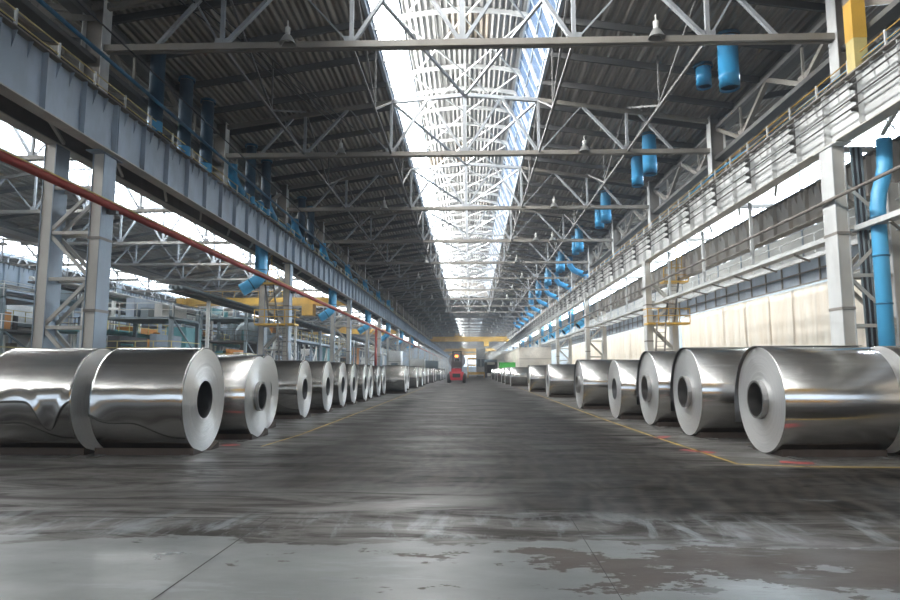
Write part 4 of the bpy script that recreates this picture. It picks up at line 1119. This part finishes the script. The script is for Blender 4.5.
def cabinet(x, y, w, d, h, mat, lab, cat='cabinet'):
    t = empty('switch_cabinet', (x, y, 0), lab, cat, 'tall cabinets in the open bay')
    MB().box(0, w, 0, d, 0.1, h).build('casing', mat, t); MB().box(0.05, w - .05, 0.05, d - .05, 0, 0.1).build('plinth', 'dark_steel', t)
    n = max(2, int(d / 1.2))
    for i in range(n): MB().box(w, w + 0.03, d * i / n + 0.06, d * (i + 1) / n - 0.06, 0.3, h - 0.3).build('door', mat, t)
    return t
def tank(x, y, r, L, z, mat, lab):
    t = empty('storage_tank', (x, y, 0), lab, 'tank', 'cylindrical tanks in the open bay')
    MB().tube([(0, 0, z), (0, 0.25, z), (0, L - 0.25, z), (0, L, z)], r, 24, True, [r * 0.7, r, r, r * 0.7]).build('vessel', mat, t)
    for yy in (L * 0.2, L * 0.8):
        MB().box(-r * 0.7, r * 0.7, yy - 0.15, yy + 0.15, 0, z - r * 0.5).build('saddle', 'dark_steel', t)
    MB().tube([(0, L / 2, z + r * 0.95), (0, L / 2, z + r + 0.8)], 0.2, 10).build('vent_pipe', 'white_panel', t)
    return t
def rack(x, y, w, d, h, lab, seed):
    """open steel process tower: posts, floors, vessels, pipes and guard rails"""
    r_ = random.Random(seed); t = empty('process_tower', (x, y, 0), lab, 'machine', 'tall machines in the open bay')
    pm = r_.choice(('machine_grey', 'blue_grey_paint', 'white_panel', 'machine_grey'))
    for xx in (0, w - 0.25):
        for yy in (0, d - 0.25): MB().box(xx, xx + 0.25, yy, yy + 0.25, 0, h).build('post', pm, t)
    nl = int(h // 2.1)
    for l in range(1, nl + 1):
        z = l * h / (nl + 0.3)
        MB().box(0, w, 0, d, z - 0.15, z).build('deck_plate', r_.choice(('machine_grey', 'teal_paint', 'dark_steel', 'blue_grey_paint')), t)
        g = MB()
        for zz in (0.5, 0.95):
            g.beam((0, 0, z + zz), (w, 0, z + zz), 0.05); g.beam((w, 0, z + zz), (w, d, z + zz), 0.05)
        for q in range(5): g.beam((w * q / 4, 0, z), (w * q / 4, 0, z + 0.95), 0.05)
        g.build('guardrail', r_.choice(('pale_yellow', 'white_panel', 'dark_steel')), t)
        xx = 0.4
        while xx < w - 0.8:
            c = r_.random(); bw = r_.uniform(0.3, 0.85); bh = r_.uniform(0.6, 1.7); m_ = r_.choice(('teal_paint', 'machine_grey', 'blue_grey_paint', 'white_panel', 'dark_steel', 'dark_steel', 'brown_steel', 'machine_grey', 'column_blue', 'orange_paint' if r_.random() < .35 else 'machine_grey'))
            if c < 0.4: MB().box(xx, min(xx + bw, w - 0.3), 0.3, d - 0.4, z + 0.01, z + bh).build('equipment_box', m_, t)
            elif c < 0.7: MB().tube([(xx + bw / 2, d / 2, z), (xx + bw / 2, d / 2, z + bh)], bw * 0.42, 14).build('vessel', m_, t)
            else: MB().tube([(xx, 0.2, z + bh * .6), (xx + bw, 0.2, z + bh * .6), (xx + bw, 0.2, z + 0.1)], 0.09, 8).build('pipe', m_, t)
            xx += bw + r_.uniform(0.1, 0.5)
    z = h / (nl + 0.3)
    MB().beam((0.1, 0, 0.2), (w - .1, 0, z - .2), 0.1).build('cross_brace', pm, t); MB().beam((w - .1, d, z), (w - .1, 0.1, z * 2), 0.1).build('cross_brace', pm, t)
    return t
PT = [(-25.3, 43, 5, 6.0), (-25.3, 59, 4.5, 7.2), (-25.3, 72, 5, 6.4), (-25.3, 84, 4.5, 7.8), (-25.3, 110, 5, 7.0), (-25.3, 130, 5, 7.4),
      (-36, 40, 6, 7.0), (-36, 52, 6.5, 8.2), (-36, 66, 6, 7.0), (-36, 79, 6.4, 8.4), (-36, 93, 6, 7.4), (-36, 106, 6.4, 8.6), (-36, 132, 6, 8.0)]
for k, (x, y, w, h) in enumerate(PT):
    lab = 'cluttered steel process tower in the %s row of the open bay, %s in line' % (('closer', ORD[k]) if k < 6 else ('farther', ORD[k - 6]))
    rack(x, y, w, 4.5, h, lab, 40 + k)
mezz(-39.7, 30, 60, 5.6, 'machine_grey', 'long raised walkway with white posts along the far columns of the open bay')
mezz(-28.7, 46, 34, 4.6, 'teal_paint', 'teal raised walkway in the middle of the open bay')
mezz(-20.1, 62, 36, 5.0, 'blue_grey_paint', 'blue-grey raised walkway close to the column row')
mezz(-20.1, 116, 60, 5.4, 'white_panel', 'white raised walkway far down the open bay')
mezz(-39.7, 100, 60, 5.6, 'machine_grey', 'second long raised walkway beyond the ochre crane')
CB = [(-33, 58, 2, 5, 5.6, 'orange_paint', 'orange tall cabinet between the first towers of the farther row'), (-24, 50, 1.5, 3, 5.0, 'teal_paint', 'small teal cabinet near the column row'),
      (-24, 78, 2, 4, 5.6, 'white_panel', 'white tall cabinet before the ochre crane'), (-24, 98, 2, 6, 5.6, 'teal_paint', 'teal tall cabinet beyond the blue-grey walkway'),
      (-24, 120, 2, 8, 6.0, 'orange_paint', 'orange tall cabinet far down the open bay'), (-24, 140, 2, 9, 5.6, 'white_panel', 'white tall cabinet farthest down the open bay')]
for q in CB: cabinet(*q)
TK = [(-23, 65, 1.2, 5, 5.4, 'machine_grey', 'grey horizontal tank between towers in the closer row'), (-33, 85, 1.2, 6, 6.2, 'machine_grey', 'grey horizontal tank between towers in the farther row'),
      (-33, 120, 1.4, 9, 5.8, 'white_panel', 'white horizontal tank beyond the ochre crane')]
for q in TK: tank(*q)
for k in range(14):
    x = -41.7; y = 36 + 9 * k
    t = empty('wall_cabin', (x, y, 0), 'cabin unit against the far column line of the open bay, %s from the near end' % ORD[k], 'cabin', 'cabin units across the open bay')
    h = rnd.choice((4.2, 5.2, 6.4, 7.4)); m_ = ('machine_grey', 'teal_paint', 'white_panel', 'blue_grey_paint', 'machine_grey')[k % 5]
    L = rnd.uniform(3.5, 7.0)
    MB().box(0, 1.6, 0, L, 0, h).build('casing', m_, t)
    MB().box(1.6, 1.64, 0.4, L - 0.4, h * 0.62, h * 0.85).build('window_band', 'white_panel', t)
    MB().box(1.6, 1.7, 0.2, 1.0, 0, 2.2).build('door', 'dark_steel', t)
for k, (x, z, m_, w) in enumerate([(-37.6, 7.6, 'blue_grey_paint', 'blue-grey'), (-26.9, 6.9, 'white_panel', 'white'), (-18.2, 6.3, 'machine_grey', 'lower grey')]):
    t = empty('pipe_bridge', (x, 38, 0), '%s pipe bridge running through the open bay' % w, 'pipe bridge', 'pipe bridges in the open bay')
    for j in range(3): MB().tube([(j * 0.35, 0, z + 0.3), (j * 0.35, 130, z + 0.3)], 0.12, 8).build('pipe', m_, t)
    MB().box(-0.15, 0.85, 0, 130, z, z + 0.1).build('tray', 'dark_steel', t)
    for j in range(12): MB().beam((0.35, 5 + j * 11, 0), (0.35, 5 + j * 11, z), 0.2).build('post', 'blue_grey_paint' if j % 2 else 'white_panel', t)
# small cabins beside the left coil row, far down
for k, (x, y, w, h, m_) in enumerate([(-11.0, 118, 2.6, 3.6, 'white_panel'), (-12.2, 96, 1.8, 4.4, 'white_panel'), (-10.5, 150, 3, 3.8, 'machine_grey')]):
    housing(x, x + w, y, y + 3, h, m_, 'site_cabin', 'small %s cabin beyond the open bay coil row, %s' % ('grey' if k == 2 else 'white', ORD[k]), 'cabin', 'small cabins beyond the coils', 1)

# ------------------------------------------------------------------ dusty air of the halls
m = bpy.data.materials.new('dusty_air'); m.use_nodes = True; nt = m.node_tree; nt.nodes.remove(nt.nodes['Principled BSDF'])
vs_ = nt.nodes.new('ShaderNodeVolumeScatter'); vs_.inputs['Color'].default_value = (0.82, 0.90, 1.0, 1); vs_.inputs['Density'].default_value = 0.0010; vs_.inputs['Anisotropy'].default_value = 0.1
lk(nt, vs_.outputs[0], nt.nodes['Material Output'].inputs['Volume']); MATS['dusty_air'] = m
hz = MB().box(-72.2, 42.9, YBACK + 0.1, YEND - 0.1, 0.05, 16.6).build('haze', 'dusty_air'); tag(hz, 'thin bluish dusty haze filling the halls', 'haze', None, 'stuff')
